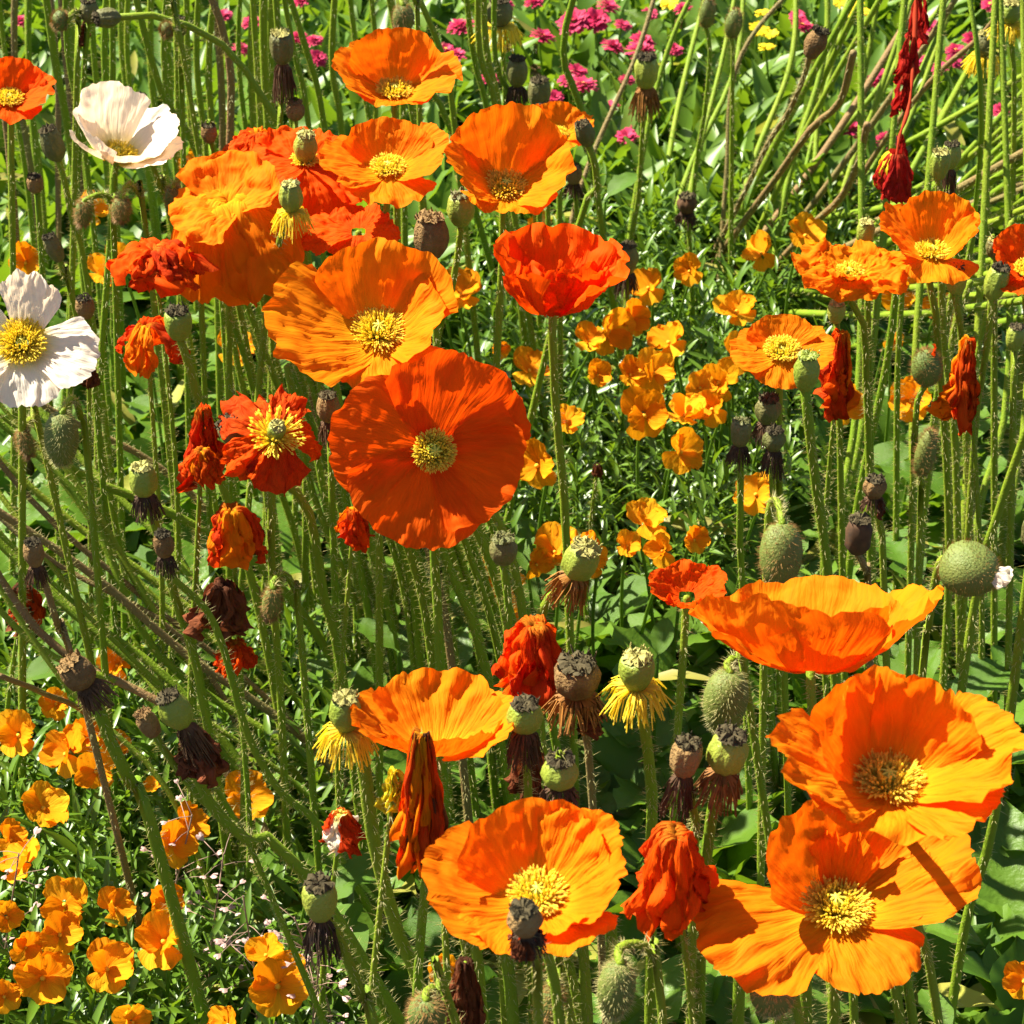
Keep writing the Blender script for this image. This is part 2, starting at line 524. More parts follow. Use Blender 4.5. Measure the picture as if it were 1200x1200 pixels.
def capsule_parts(t, base, c, ax, w, rr, m, capm, skirt, tall=1.25, stretch=1.0):
    """barrel-shaped seed pod on point c, axis ax; w = width"""
    fr = frame_z(ax)
    tall *= rr.uniform(.88, 1.14)
    r = w / 2; h = w * tall
    g1, g2, g3 = rr.uniform(.88, 1.1), rr.uniform(.92, 1.08), rr.uniform(.82, 1.05)
    body = part('capsule', lathe(c, fr, [(r * .34, -0.02 * h), (r * .62, h * .06), (r * .88 * g1, h * .24), (r * g2, h * .48), (r * .98, h * .7), (r * .9 * g3, h * .88), (r * .80 * g3, h * .98), (r * .4, h * 1.0)],
                                 32, rr.uniform(.02, .075), rr.randint(6, 9)), m, t, base)
    # scalloped rayed cap
    v, f = [], []
    nr = 8
    for q in range(nr):
        a = 2 * math.pi * q / nr + rr.uniform(-.06, .06)
        d = Vector((math.cos(a), math.sin(a), 0)); s = Vector((-math.sin(a), math.cos(a), 0))
        b = len(v)
        for (dd, ss, hh) in ((0.05, .10, .06), (.5, .24, .10), (.80, .27, .03), (.86, 0, .10), (.80, -.27, .03), (.5, -.24, .10), (.05, -.10, .06), (.5, 0, .24), (0.05, 0, .10), (.5, 0, -.08)):
            v.append(c + fr @ ((d * dd * rr.uniform(.85, 1.12) + s * ss * rr.uniform(.7, 1.3)) * r + Vector((0, 0, h + hh * r * rr.uniform(.4, 2.2)))))
        f += [(b, b + 1, b + 7, b + 8), (b + 1, b + 2, b + 3, b + 7), (b + 7, b + 3, b + 4, b + 5), (b + 8, b + 7, b + 5, b + 6),
              (b + 1, b, b + 9), (b + 2, b + 1, b + 9), (b + 3, b + 2, b + 9), (b + 4, b + 3, b + 9), (b + 5, b + 4, b + 9), (b + 6, b + 5, b + 9)]
    part('stigma_cap', (v, f), capm, body, base, smooth=False)
    v, f = [], []                  # crumbling bits standing on the crown
    for q in range(46):
        a = rr.uniform(0, 6.2832); ro = r * .84 * math.sqrt(rr.random())
        p = c + fr @ Vector((ro * math.cos(a), ro * math.sin(a), h * .99))
        e = p + fr @ Vector((rr.uniform(-.13, .13) * r, rr.uniform(-.13, .13) * r, r * rr.uniform(.10, .36)))
        filament(v, f, p, e, r * .055, r * rr.uniform(.04, .13))
    part('crown_bits', (v, f), capm, body, base, kind='stuff', smooth=False)
    if skirt:
        sm, n, ln, sp = skirt
        v, f = [], []
        for i in range(n):
            a = rr.uniform(0, 6.2832)
            q = rr.uniform(.5, 1.0)
            d = Vector((math.cos(a), math.sin(a), 0))
            p0 = c + fr @ (d * r * .35)
            p1 = c + fr @ (d * r * (.5 + sp * q * .6) + Vector((0, 0, -ln * h * .35 * rr.uniform(.5, 1.2) + sp * .1 * h)))
            p2 = c + fr @ (d * r * (.55 + sp * q) ) + Vector((rr.uniform(-1, 1), rr.uniform(-1, 1), 0)) * r * .25 + (fr @ Vector((0, 0, -ln * h * rr.uniform(.55, 1.15))))
            filament(v, f, p0, p1, w * 0.026, 0)
            filament(v, f, p1, p2, w * 0.024, w * 0.05)
        part('dried_stamens', (v, f), sm, t, base, kind='stuff', smooth=False)

SK = {'black': ('skirt_black', 110, 0.75, 0.55), 'rust': ('skirt_rust', 120, 0.9, 0.7), 'yellow': ('stamen', 120, 0.75, 1.5),
      'long': ('skirt_black', 110, 1.25, 0.5), None: None}

def seedhead(px, py, wpx, label, pts=(), z=0.37, m='capsule_green', cap='cap_dark', skirt='black', tall=1.25, tilt=(0, 0), stemm='stem_green',
             seed=None, lean=(0, 0), group='poppy seed pods', hairy=900, full=False, srad=0.0019, rag=None):
    """px, py: middle of the pod"""
    rr = random.Random(int(px * 31 + py) if seed is None else seed)
    mid = at(px, py, z)
    wd = wpx / ppm(mid)
    ax = axis_of(*tilt)
    c = mid - ax * wd * tall * 0.5
    path = stalk_path([(px, py)] + list(pts), z, lean, head=c, full=full)
    base = path[-1].copy(); base.z = 0
    t = thing('poppy_seed_pod', label, 'seed pod', base, group)
    add_stalk(t, base, path, srad * .9, srad * 1.15, rr, stemm, hairy)
    capsule_parts(t, base, c, ax, wd, rr, m, cap, SK[skirt], tall)
    if rag:                       # withered petals still clinging below the pod
        fr = frame_z(ax)
        for q in range(rag[0]):
            part('petal', petal(c, fr, rr.uniform(0, 360), wd * rag[1] * rr.uniform(.7, 1), wd * rag[1] * .35, -60, -82, -88, rr, .12, .05, .22, nu=18, nv=18, rho0=.12), rag[2], t, base)
    return t

def bud(px, py, wpx, hpx, label, pts=(), z=0.33, down=True, m='bud_green', ax=None, group='nodding poppy buds', crack=None, hairm='hair_rust'):
    rr = random.Random(int(px * 17 + py))
    mid = at(px, py, z)
    k = ppm(mid)
    wd, hg = wpx / k, hpx / k
    a = Vector(ax).normalized() if ax else Vector((rr.uniform(-.2, .2), rr.uniform(-.2, .1), -1 if down else 1)).normalized()
    c = mid - a * hg * 0.5                      # neck
    path = stalk_path([proj(c)] + list(pts), z, head=c)
    path = [c + a * hg * .04] + path
    base = path[-1].copy(); base.z = 0
    t = thing('poppy_bud', label, 'flower bud', base, group)
    add_stalk(t, base, path, 0.0016, 0.0022, rr)
    fr = frame_z(a)
    r = wd / 2
    prof = [(r * .25, 0), (r * .62, hg * .06), (r * .88, hg * .2), (r, hg * .42), (r * .95, hg * .62), (r * .75, hg * .82), (r * .45, hg * .94), (r * .12, hg * 1.0)]
    b = part('bud_case', lathe(c, fr, prof, 20, 0.03, 2), m, t, base)
    # hairs over the case
    v, f = [], []
    for _ in range(700):
        fi = rr.uniform(0, len(prof) - 1.001); i = int(fi); u = fi - i
        ro = prof[i][0] * (1 - u) + prof[i + 1][0] * u
        hh = prof[i][1] * (1 - u) + prof[i + 1][1] * u
        an = rr.uniform(0, 6.2832)
        d = Vector((math.cos(an), math.sin(an), (fi / 3.5 - 1) * .5)).normalized()
        p = c + fr @ Vector((ro * .97 * math.cos(an), ro * .97 * math.sin(an), hh))
        q = p + fr @ (d * 0.0030 * rr.uniform(.5, 1.1) + Vector((0, 0, rr.uniform(0, .0012))))
        s = fr @ Vector((-math.sin(an), math.cos(an), 0))
        k0 = len(v)
        hw = .00011
        v += [p + s * hw, p - s * hw, p + (fr @ Vector((0, 0, hw * 1.6))), q]
        f += [(k0, k0 + 1, k0 + 3), (k0 + 1, k0 + 2, k0 + 3), (k0 + 2, k0, k0 + 3)]
    part('hairs', (v, f), hairm, b, base, kind='stuff', smooth=False)
    if crack:
        part('petal', petal(c + a * hg * .8, fr, rr.uniform(0, 360), wd * .45, wd * .3, 60, 85, 90, rr, .1, .05, .2, nu=14, nv=10), crack, t, base)
    return t

def wilted(px, py, Lpx, label, n=4, pts=(), z=0.36, m='petal_wilted', width=.5, e=(-50, -80, -88), crumple=.2, tilt=(0, 0), pod=0.012,
           podm='capsule_green', cap='cap_dark', yellow=False, az0=None, lean=(0, 0), stemm='stem_green', podvis=True, group='wilted poppies', rho0=.14, mats=None, sweep=360):
    if mats is None and m == 'petal_wilted': mats = ['petal_wilted', 'petal_red', 'petal_wilted', 'petal_orange']
    rr = random.Random(int(px * 13 + py * 7))
    c = at(px, py, z)
    L = Lpx * (1.28 if width < .46 else 1.0) / ppm(c)
    ax = axis_of(*tilt); fr = frame_z(ax)
    if not podvis:
        e = (75, -88, -90) if width < .3 else (75, e[1] + 8, e[2]); n += 1
    path = stalk_path([(px, py)] + list(pts), z, lean, head=c)
    base = path[-1].copy(); base.z = 0
    t = thing('wilted_poppy', label, 'flower', base, group)
    add_stalk(t, base, path, 0.0018 if podvis else .0010, 0.0023, rr, stemm)
    a0 = rr.uniform(0, 360) if az0 is None else az0
    for q in range(n):
        part('petal', petal(c, fr, a0 + sweep * q / n + rr.uniform(-20, 20), L * rr.uniform(.75, 1.1), L * width * rr.uniform(.7, 1.1), *[x + (rr.uniform(-10, 10) if x < 70 else rr.uniform(0, 10)) for x in e], rr,
                            .12, .05, crumple, nu=26, nv=24, rho0=rho0), mats[q % len(mats)] if mats else m, t, base)
    if yellow:
        part('stamens', stamens(c, fr, .50 * L, .34 * L, 150, rr, .0012), 'stamen', t, base, kind='stuff', smooth=False)
    if podvis:
        capsule_parts(t, base, c, ax, pod, rr, podm, cap, None if yellow else SK['rust'])
    return t

# ------------------------------------------------------------------ the ground
def ground():
    x0, x1, y0, y1, n = -30.0, 30.0, -20.0, 60.0, 0
    xs = [-30, -8, -3] + [(-1.4 + 2.8 * i / 70) for i in range(71)] + [3, 8, 30]
    ys = [-20, -4, -1] + [(0.3 + 3.4 * i / 80) for i in range(81)] + [5, 8, 16, 60]
    v, f = [], []
    for y in ys:
        for x in xs:
            inside = -1.4 <= x <= 1.4 and .3 <= y <= 3.7
            h = 0.010 * mnoise.noise(Vector((x * 7, y * 7, 0))) + .005 * mnoise.noise(Vector((x * 26, y * 26, 4))) if inside else 0
            v.append((x, y, h - 0.006))
    nx = len(xs)
    for j in range(len(ys) - 1):
        for i in range(nx - 1):
            k = j * nx + i
            f.append((k, k + 1, k + nx + 1, k + nx))
    o = link('ground', mesh_from('ground', v, f, 'soil'))
    o['kind'] = 'structure'
    o['label'] = 'dark crumbly soil of the flower bed under the leaves'
    o['category'] = 'ground'
ground()

# things one can find, used to say beside what a look-alike stands
MARKS = [(1045, 918, 'the wide open poppy'), (978, 1085, 'the ragged poppy'), (955, 760, 'the pleated cup poppy'), (507, 527, 'the flat red orange poppy'), (420, 390, 'the long petalled yellow orange poppy'),
         (592, 200, 'the bowl-shaped poppy'), (462, 90, 'the tallest poppy'), (648, 330, 'the crimson edged poppy'), (510, 850, 'the saucer poppy'), (632, 1040, 'the broad poppy behind the brown pod'),
         (12, 118, 'the small red orange poppy'), (1092, 298, 'the tall petalled poppy'), (916, 414, 'the yellow hearted poppy'), (148, 170, 'the cream cup poppy'), (30, 404, 'the flat cream poppy'),
         (280, 280, 'the sagging orange poppy'), (322, 512, 'the spent poppy with yellow stamens'), (182, 310, 'the crimson ball poppy'), (790, 1030, 'the folded crimson poppy'), (1052, 130, 'the dangling crimson flower'),
         (92, 790, 'the broad dry brown pod'), (207, 850, 'the leaning pod with brown rag'), (375, 1058, 'the squat green pod'), (746, 786, 'the yellow ruffed pod'), (680, 658, 'the plump nodding pod'),
         (915, 652, 'the fat bristly bud'), (1137, 667, 'the round furry bud'), (757, 85, 'the black and orange fringed pod'), (330, 60, 'the black collared pod'), (955, 60, 'the dry pod on a brown stalk'),
         (325, 1156, 'the ruffled yellow viola'), (168, 564, 'the squat straight pod'), (757, 487, 'the thickest viola patch'), (590, 644, 'the flat topped pod'), (72, 515, 'the pale fuzzy bud'), (1025, 572, 'the pale toothed pod'),
         (840, 240, 'the blackened dead pod'), (680, 60, 'the pink daisies'), (893, 297, 'the lone pair of violas'), (1184, 14, 'the shaggy yellow pod'), (80, 40, 'the sideways bud')]
def near(px, py):
    return min(MARKS, key=lambda m: (m[0] - px) ** 2 + (m[1] - py) ** 2)[2]

# ------------------------------------------------------------------ poppies in flower
# petals: (azimuth, length, half width, elevation at base / middle / rim); azimuth 0 = +x, 90 = away
poppy(1040, 920, .44, 150, 6, 0, [(78, .92, .92, 30, 72, 80), (130, .90, .8, 30, 70, 76), (192, 1.08, .70, 16, 38, 40), (268, .60, .95, 4, 14, 8), (2, 1.10, .62, 18, 42, 40), (320, .86, .5, 6, 22, 16)],
      'wide open orange poppy with tall back petals on the stalk beside the round bud', seed=3, nst=170, srad=.0026, pts=[(1052, 1000)], lean=(0, -700))
poppy(978, 1066, .35, 155, 8, 0, [(118, .86, .84, 35, 66, 72), (12, 1.08, .62, 12, 34, 26), (205, 1.06, .66, 6, 6, -14), (290, .72, .55, 0, 4, -24), (75, .62, .30, 40, 72, 80)],
      'ragged orange poppy with drooping front petals just under the wide open one', seed=8, nst=190, ruffle=.085, srad=.0026)
poppy(950, 782, .40, 160, -26, -2, [(80, .86, .95, 5, 48, 62), (232, .98, 1.0, 2, 48, 66), (-10, 1.08, .82, 2, 38, 44), (176, .93, .74, 2, 34, 36), (300, .74, .7, 4, 50, 70)],
      'cup-shaped orange poppy with pleated petals below the fat bristly bud', seed=5, ruffle=.06, pleat=.044, stam=False)
poppy(507, 527, .40, 111, 64, 14, [(65, 1.02, 1.0, 6, 14, 10), (248, .98, .92, 4, 10, 6), (338, .90, .86, 10, 18, 18), (158, 1.04, .8, 2, 2, -8)],
      'flat deep red orange poppy with a full round face and yellow eye', 'petal_red', pts=[(509, 650), (516, 790)], seed=14, ruffle=.065, pleat=.016, st=.84, nst=170, srad=.0025)
poppy(444, 392, .41, 118, 24, 4, [(80, .90, .95, 25, 50, 50), (196, 1.14, .88, 14, 26, 22), (272, .74, .86, 4, 16, 14), (8, .72, .8, 25, 46, 46)],
      'bright yellow orange poppy with one long side petal leaning over the deep red orange poppy', seed=21, pleat=.044, nst=130)
poppy(592, 222, .42, 92, 18, 6, [(98, 1.05, .98, 35, 62, 62), (186, .96, .8, 28, 46, 40), (275, .62, .8, 14, 22, 12), (0, .96, .85, 26, 44, 42)],
      'orange bowl-shaped poppy above the crimson edged poppy', seed=33, pleat=.042)
poppy(462, 110, .43, 80, 8, 2, [(95, .92, .95, 35, 68, 70), (182, .96, .8, 22, 40, 34), (272, .56, .8, 10, 22, 8), (-2, .98, .74, 18, 30, 14)],
      'orange poppy standing tallest and apart in front of the pink daisies', seed=41, pleat=.036)
poppy(455, 200, .41, 75, 10, 2, [(98, .78, .95, 25, 48, 50), (190, 1.0, .8, 10, 18, 8), (270, .80, .9, 0, 2, -16), (-2, .98, .78, 16, 34, 26)],
      'yellow orange poppy with flat front petal squeezed between two larger poppies', seed=47, pleat=.034, nst=150)
poppy(648, 366, .41, 106, -8, 2, [(90, 1.0, .9, 35, 66, 74), (180, 1.0, .85, 35, 58, 62, .10), (285, .80, .85, 30, 62, 88, .14), (-5, .98, .8, 28, 44, 54, .11), (240, .7, .6, 35, 70, 84, .13), (320, .7, .6, 35, 66, 90, .14)],
      'rumpled red orange poppy with crimson crimped rims on a long straight stalk', 'petal_red', pts=[(650, 460), (657, 540), (664, 645)], seed=52, ruffle=.09, stam=False, srad=.0024)
poppy(512, 880, .37, 108, -12, 2, [(88, .9, .9, 30, 50, 50), (182, 1.02, .8, 20, 36, 32), (-4, .98, .85, 20, 34, 26), (275, .72, .9, 20, 46, 52)],
      'orange saucer poppy with smooth front petal behind the long crimson rag', seed=61, pleat=.044, stam=False)
poppy(630, 1052, .40, 126, 8, -2, [(108, .88, .95, 26, 54, 54), (60, .84, .7, 26, 52, 50), (190, 1.04, .84, 10, 26, 22), (262, .84, 1.0, 2, 26, 14), (8, .98, .82, 18, 46, 50), (310, .7, .7, 4, 34, 40)],
      'broad orange poppy with a brown seed pod standing in front of its petals', seed=66, ruffle=.06, nst=120, pts=[(650, 1150)])
poppy(12, 118, .42, 58, 14, 8, [(95, .8, .95, 28, 55, 58), (180, 1, .8, 18, 30, 30), (270, .6, .9, 0, 6, 0), (0, .92, .8, 20, 36, 34)],
      'red orange poppy with yellow heart near the cream poppy', 'petal_red', seed=71)
poppy(1092, 298, .40, 72, 6, 4, [(75, .98, .8, 38, 66, 70), (170, 1.0, .8, 22, 36, 36), (272, .74, .9, 4, 4, -20), (0, .86, .72, 36, 62, 60)],
      'orange poppy with tall upright petals crossed by a hairy stalk', seed=77)
poppy(1204, 318, .40, 56, 10, -4, [(90, .9, .9, 30, 55, 60, .08), (180, .7, .8, 20, 40, 40, .1), (250, .8, .8, 0, 10, -6, .08), (0, .9, .8, 20, 30, 30)],
      'crumpled red orange poppy beside the green barrel-shaped pod', 'petal_red', seed=80, crumple=.06)
poppy(916, 414, .36, 56, 16, 0, [(95, .74, 1.0, 15, 36, 40, .05), (185, .95, .8, 6, 6, -6, .06), (270, .78, .9, 0, -6, -30, .05), (0, .95, .8, 6, 14, 10, .05)],
      'yellow orange poppy with a broad yellow heart behind the bright green pod', seed=85, nst=150, st=1.35)
poppy(655, 158, .33, 40, 10, 10, [(90, .9, .9, 30, 50, 50), (0, 1, .8, 25, 45, 40), (190, 1, .8, 25, 45, 40), (270, .8, .9, 15, 20, 10)],
      'small orange poppy half hidden behind the bowl-shaped poppy', seed=88)
poppy(805, 700, .30, 46, 10, 0, [(90, .8, .9, 25, 45, 40, .12), (180, 1, .8, 15, 40, 20, .14), (270, .9, .9, 10, 50, 60, .14), (0, 1, .8, 20, 44, 30, .12)],
      'small dark orange poppy low among the violas', 'petal_red', seed=91, stam=False)
poppy(136, 186, .41, 88, 2, 12, [(128, 1.0, .66, 40, 66, 72), (30, .92, .74, 26, 46, 44), (275, .58, 1.0, 20, 40, 44), (195, .78, .8, 34, 54, 52), (-10, .86, .6, 14, 30, 26)],
      'cup-shaped cream poppy with peach flushed outer petals', 'petal_white', seed=95, pleat=.012, ruffle=.04, group='cream poppies')
poppy(26, 404, .39, 84, 36, 8, [(78, .98, .50, 20, 44, 48), (-8, 1.0, .62, 8, 10, 0), (285, .84, .66, 2, 2, -12), (185, .9, .8, 15, 26, 24)],
      'flat open cream poppy with a big yellow centre', 'petal_white', seed=97, pleat=.012, ruffle=.05, nst=170, st=1.25, group='cream poppies')
# going over: petals hanging back from a swelling pod
poppy(357, 190, .40, 82, 4, 6, [(200, 1.0, .85, 0, -14, -36, .10), (290, .85, .9, -10, -40, -66, .10), (0, 1.05, .85, 0, -18, -48, .10), (100, .7, .8, 10, 10, 0, .12)],
      'collapsing red orange poppy with its yellow green pod standing above the petals', 'petal_red', seed=102, capsule=True, crumple=.1)
poppy(268, 240, .40, 104, 18, -4, [(195, .70, .8, 80, 10, -30, .12), (255, 1.35, .9, 82, -22, -84, .09), (312, 1.25, .8, 80, -26, -84, .10), (60, .66, .9, 78, 24, 10, .12)],
      'large crumpled orange poppy with petals sagging like cloth', seed=108, capsule=False, crumple=.09, stam=False)
poppy(420, 272, .38, 58, 6, 0, [(180, 1.05, .8, 5, -5, -30, .12), (270, .6, .9, -10, -40, -60, .1), (0, .7, .8, 5, -5, -20, .12), (90, .7, .8, 10, 10, 0, .1)],
      'crumpled red poppy almost hidden behind the bright yellow orange poppy', 'petal_red', seed=111, stam=False)
poppy(995, 322, .39, 60, 10, 0, [(180, .95, .9, 15, 14, -20, .22), (270, .62, 1.0, 10, -4, -60, .24), (0, .95, .9, 15, 10, -20, .22), (90, .6, .9, 25, 20, 0, .24), (240, .5, .6, 50, 40, 0, .24)],
      'shrivelled orange red poppy folded into a flat crinkled cushion', seed=116, crumple=.1, nst=50, pts=[(1012, 380), (1015, 450), (1018, 540)])

# ------------------------------------------------------------------ wilted poppies
wilted(182, 298, 60, 'crimped crimson poppy shrunk into a ball above a yellow fringe', 5, z=.39, e=(60, -10, -95), width=.75, crumple=.3, podvis=False, rho0=.3,
       mats=['petal_wilted', 'petal_red'])
wilted(172, 384, 62, 'limp crimson poppy hanging in a twisted tongue', 3, z=.38, e=(-5, -50, -86), width=.34, crumple=.16, az0=-30, podvis=False)
wilted(238, 480, 78, 'long twisted crimson rag of petals dangling over the leaning stalks', 2, z=.365, width=.24, crumple=.18, podvis=False)
wilted(322, 512, 66, 'spent red poppy with a ragged ring of yellow stamens', 5, z=.38, e=(-6, -26, -70), width=.62, crumple=.17, yellow=True, tilt=(30, 12), pod=.009, cap='cap_pale',
       pts=[(318, 600), (320, 700), (330, 840)], mats=['petal_wilted', 'petal_red'], rho0=.3)
wilted(236, 530, 44, 'crumpled red poppy with one orange cheek', 4, z=.365, e=(-20, -60, -88), width=.55, crumple=.2, podvis=False, mats=['petal_wilted', 'petal_orange'])
wilted(272, 600, 70, 'hanging torn red poppy with pale orange base', 3, z=.34, width=.4, crumple=.2, podvis=False, mats=['petal_wilted', 'petal_orange', 'petal_wilted'])
wilted(275, 757, 42, 'small fresh red crumple of petals low between stalks', 4, z=.27, width=.5, crumple=.24, podvis=False, e=(-10, -50, -80))
wilted(262, 690, 70, 'dull brown withered poppy hanging among the leaning stalks', 3, z=.30, m='petal_withered', width=.35, crumple=.2, podvis=False)
wilted(494, 860, 170, 'long crimson rag of petals hanging in front of the saucer poppy', 4, z=.40, width=.15, crumple=.08, podvis=False, az0=215, sweep=90, rho0=.08, pts=[(512, 960), (520, 1060)],
       mats=['petal_wilted', 'petal_orange', 'petal_red', 'petal_wilted', 'petal_withered'])
wilted(462, 905, 62, 'yellow stringy remains of stamens beside the long crimson rag', 2, z=.37, m='flower_yellow', width=.12, crumple=.22, podvis=False, rho0=.08)
wilted(626, 738, 92, 'torn orange red poppy drooping from a bent stalk', 4, z=.35, width=.36, crumple=.2, podvis=False, mats=['petal_wilted', 'petal_red'])
wilted(790, 982, 108, 'folded crimson poppy hanging beside the paired dark pods', 4, z=.385, width=.34, crumple=.16, podvis=False, az0=200, mats=['petal_wilted', 'petal_red'])
wilted(985, 392, 96, 'thin crimson rag hanging from the stalk behind the bright green pod', 3, z=.36, width=.16, crumple=.16, podvis=False, rho0=.08)
wilted(1135, 400, 86, 'thin crimson rag hanging between tall hairy stalks', 3, z=.37, width=.18, crumple=.17, podvis=False, rho0=.08)
wilted(28, 690, 52, 'brownish red withered poppy lying low by the broad leaves', 3, z=.22, m='petal_withered', width=.45, crumple=.22, podvis=False, mats=['petal_withered', 'petal_wilted'])
wilted(300, 160, 50, 'crimped red petals clinging beside the collapsing poppy', 3, z=.40, e=(0, -30, -70), width=.6, crumple=.22, podvis=False)
wilted(400, 955, 46, 'small faded red and cream crumple behind the leaning pod', 3, z=.24, width=.4, crumple=.22, podvis=False, mats=['petal_wilted', 'petal_white'])
wilted(618, 860, 96, 'brown papery withered poppy hanging beneath a black topped pod', 3, z=.36, m='petal_withered', width=.2, crumple=.14, podvis=False, rho0=.08)
wilted(228, 862, 52, 'pale brown shrivelled petals under the leaning pod', 4, z=.33, pts=[(245, 925), (290, 985)], m='petal_withered', width=.45, crumple=.22, podvis=False)
wilted(545, 1128, 100, 'brown papery petals hanging below the broad orange poppy', 3, z=.33, m='petal_withered', width=.2, crumple=.14, podvis=False)
wilted(104, 430, 30, 'dull red shrivelled poppy under the flat cream poppy', 3, z=.33, width=.5, crumple=.22, podvis=False, m='petal_withered')
wilted(700, 545, 20, 'tiny dried flower among the violas', 3, z=.2, width=.5, crumple=.22, podvis=False, m='petal_withered')
wilted(415, 600, 44, 'dark crimson shrivelled petals behind the deep red orange poppy', 3, z=.33, width=.35, crumple=.2, podvis=False)

# the hanging crimson and yellow withered flower, upper right
def hanging_flower():
    rr = random.Random(5)
    top = at(1074, -60, .46)
    P = [top, at_k(1072, 40, depth(top)), at_k(1066, 120, depth(top) - .005), at_k(1054, 160, depth(top) - .01), at_k(1050, 190, depth(top) - .01)]
    root = at(1120, 420, -.01)
    k = depth(top)
    path = catmull([root, at_k(1150, 150, k + .10), at_k(1120, -60, k + .05), top], 24)
    thread = catmull(P, 24)
    base = root.copy(); base.z = 0
    t = thing('wilted_poppy', 'crimson and yellow withered flower dangling upside down on a red thread', 'flower', base, 'wilted poppies')
    n = len(path)
    part('stem', tube(path, .0022, .0016, 7), 'stem_green', t, base)
    part('thread', tube(thread, 0.0016, .0009, 7, .45, rr), 'petal_crimson', t, base)
    fr = frame_z(Vector((0, 0, 1)))
    for (x, y, L, mm) in ((1073, -10, 70, 'petal_crimson'), (1071, 40, 60, 'petal_crimson'), (1066, 90, 50, 'petal_crimson'), (1054, 160, 30, 'petal_crimson')):
        c = at_k(x, y, k - .006)
        for q in range(2):
            l = L / ppm(c)
            part('petal', petal(c, fr, rr.uniform(0, 360), l, l * .16, -76, -88, -89, rr, .1, .05, .16, nu=12, nv=14, rho0=.06), mm, t, base)
    c = at_k(1050, 178, k - .012)
    l = 60 / ppm(c)
    for q, (mm, a_) in enumerate((('flower_yellow', 195), ('petal_crimson', 285), ('petal_crimson', 350), ('petal_crimson', 90), ('petal_crimson', 240))):
        part('petal', petal(c, fr, a_, l * (.72 if q == 0 else rr.uniform(.85, 1.05)), l * (.32 if q == 0 else .40), -48, -84, -98, rr, .08, .04, .12, nu=22, nv=22, rho0=.14), mm, t, base)
hanging_flower()

# ------------------------------------------------------------------ seed pods
S = seedhead
S(945, 437, 31, 'plump bright green barrel pod on a thick straight stalk', [(955, 560), (972, 700)], .385, skirt=None, cap='capsule_green', tall=1.45, srad=.0028)
S(757, 85, 29, 'green pod with black and orange fringe near the pink daisies', [(753, 150), (748, 230), (738, 300)], .30, cap='cap_dark', skirt='rust', tall=1.3)
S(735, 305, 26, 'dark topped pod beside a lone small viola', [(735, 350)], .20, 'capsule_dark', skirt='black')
S(330, 55, 27, 'dark green pod with charred black collar standing over the collapsing poppy', [(330, 120), (328, 150)], .43, 'capsule_dark', 'cap_pale', 'long', 1.5)
S(165, 128, 20, 'narrow black capped pod with brown strings in front of the cream cup poppy', [(172, 175), (190, 225), (200, 260)], .42, 'capsule_dark', 'cap_dark', 'long', 1.7, rag=(2, 2.2, 'petal_withered'))
S(341, 233, 26, 'glossy green pod with yellow threads beside the sagging orange poppy', [(328, 280), (318, 330), (310, 380)], .415, skirt='yellow', cap='cap_pale', tall=1.2)
S(245, 158, 19, 'small olive pod with black crown behind the sagging poppy', [(250, 200)], .40, 'capsule_dry', 'cap_dark', None, 1.0)
S(62, 170, 26, 'dark olive pod leaning beside the cream cup poppy', [(75, 210), (85, 260), (105, 350)], .41, 'capsule_dark', 'cap_dark', None, 1.5, (0, -12))
S(63, 290, 20, 'slim blackened pod leaning over orange violas', [(75, 325), (90, 370)], .37, 'capsule_dark', 'cap_dark', None, 1.8, (0, -18))
S(209, 380, 33, 'green pod with dark crown at the head of a long leaning stalk', [(222, 430), (240, 500), (270, 600), (300, 700), (330, 860)], .39, skirt=None, tall=1.15, srad=.0024)
S(274, 506, 36, 'black crowned pod tipped over on a bent hairy neck', [(290, 535), (330, 562), (362, 600), (380, 700), (402, 800)], .375, 'capsule_dark', skirt='black', tilt=(10, -20), tall=1.1, srad=.0025)
S(168, 564, 32, 'squat green pod on a straight stalk amid the leaning stalks', [(180, 610), (205, 700), (240, 830)], .36, skirt='black', cap='cap_pale', tall=1.2, srad=.0024)
S(192, 640, 24, 'withered brown pod on a kinked stalk', [(205, 680), (240, 712), (262, 760), (290, 860), (330, 930), (390, 990)], .35, 'capsule_dry', skirt='black', tall=1.2)
S(40, 650, 24, 'dark dry pod above a thin straw stalk', [(55, 690), (70, 740), (86, 775)], .34, 'capsule_dry', skirt='black', tall=1.3, stemm='stem_brown')
S(92, 790, 40, 'broad dry brown pod lying on its bent thick stalk', [(112, 820), (130, 870), (155, 920), (175, 960)], .33, 'capsule_dry', 'capsule_dry', 'black', .9, (0, -30), srad=.0032)
S(207, 835, 36, 'green pod with dusty black crown and brown rag beneath', [(225, 890), (245, 940), (290, 985), (365, 1030)], .345, skirt='long', tall=1.15, tilt=(0, -20), srad=.0026)
S(175, 850, 26, 'small furry brown pod beside a larger green pod', [(200, 890), (235, 935), (300, 990), (350, 1020)], .335, 'capsule_dry', 'capsule_dry', None, 1.2, (0, -20))
S(375, 1058, 42, 'squat green pod with black crown hanging over grey dried weeds', [(395, 1095), (425, 1170), (440, 1210)], .345, skirt='long', tall=1.1, srad=.0024)
S(405, 836, 38, 'green pod with yellow threads at the tip of a stalk beside the saucer poppy', [(425, 890), (437, 980), (465, 1090), (500, 1190)], .385, skirt='yellow', tall=1.2, cap='cap_pale', srad=.0030)
S(540, 247, 31, 'green pod over red brown collar beneath the bowl-shaped poppy', [(536, 300), (525, 360), (512, 400)], .41, skirt=None, cap='capsule_dark', tall=1.2)
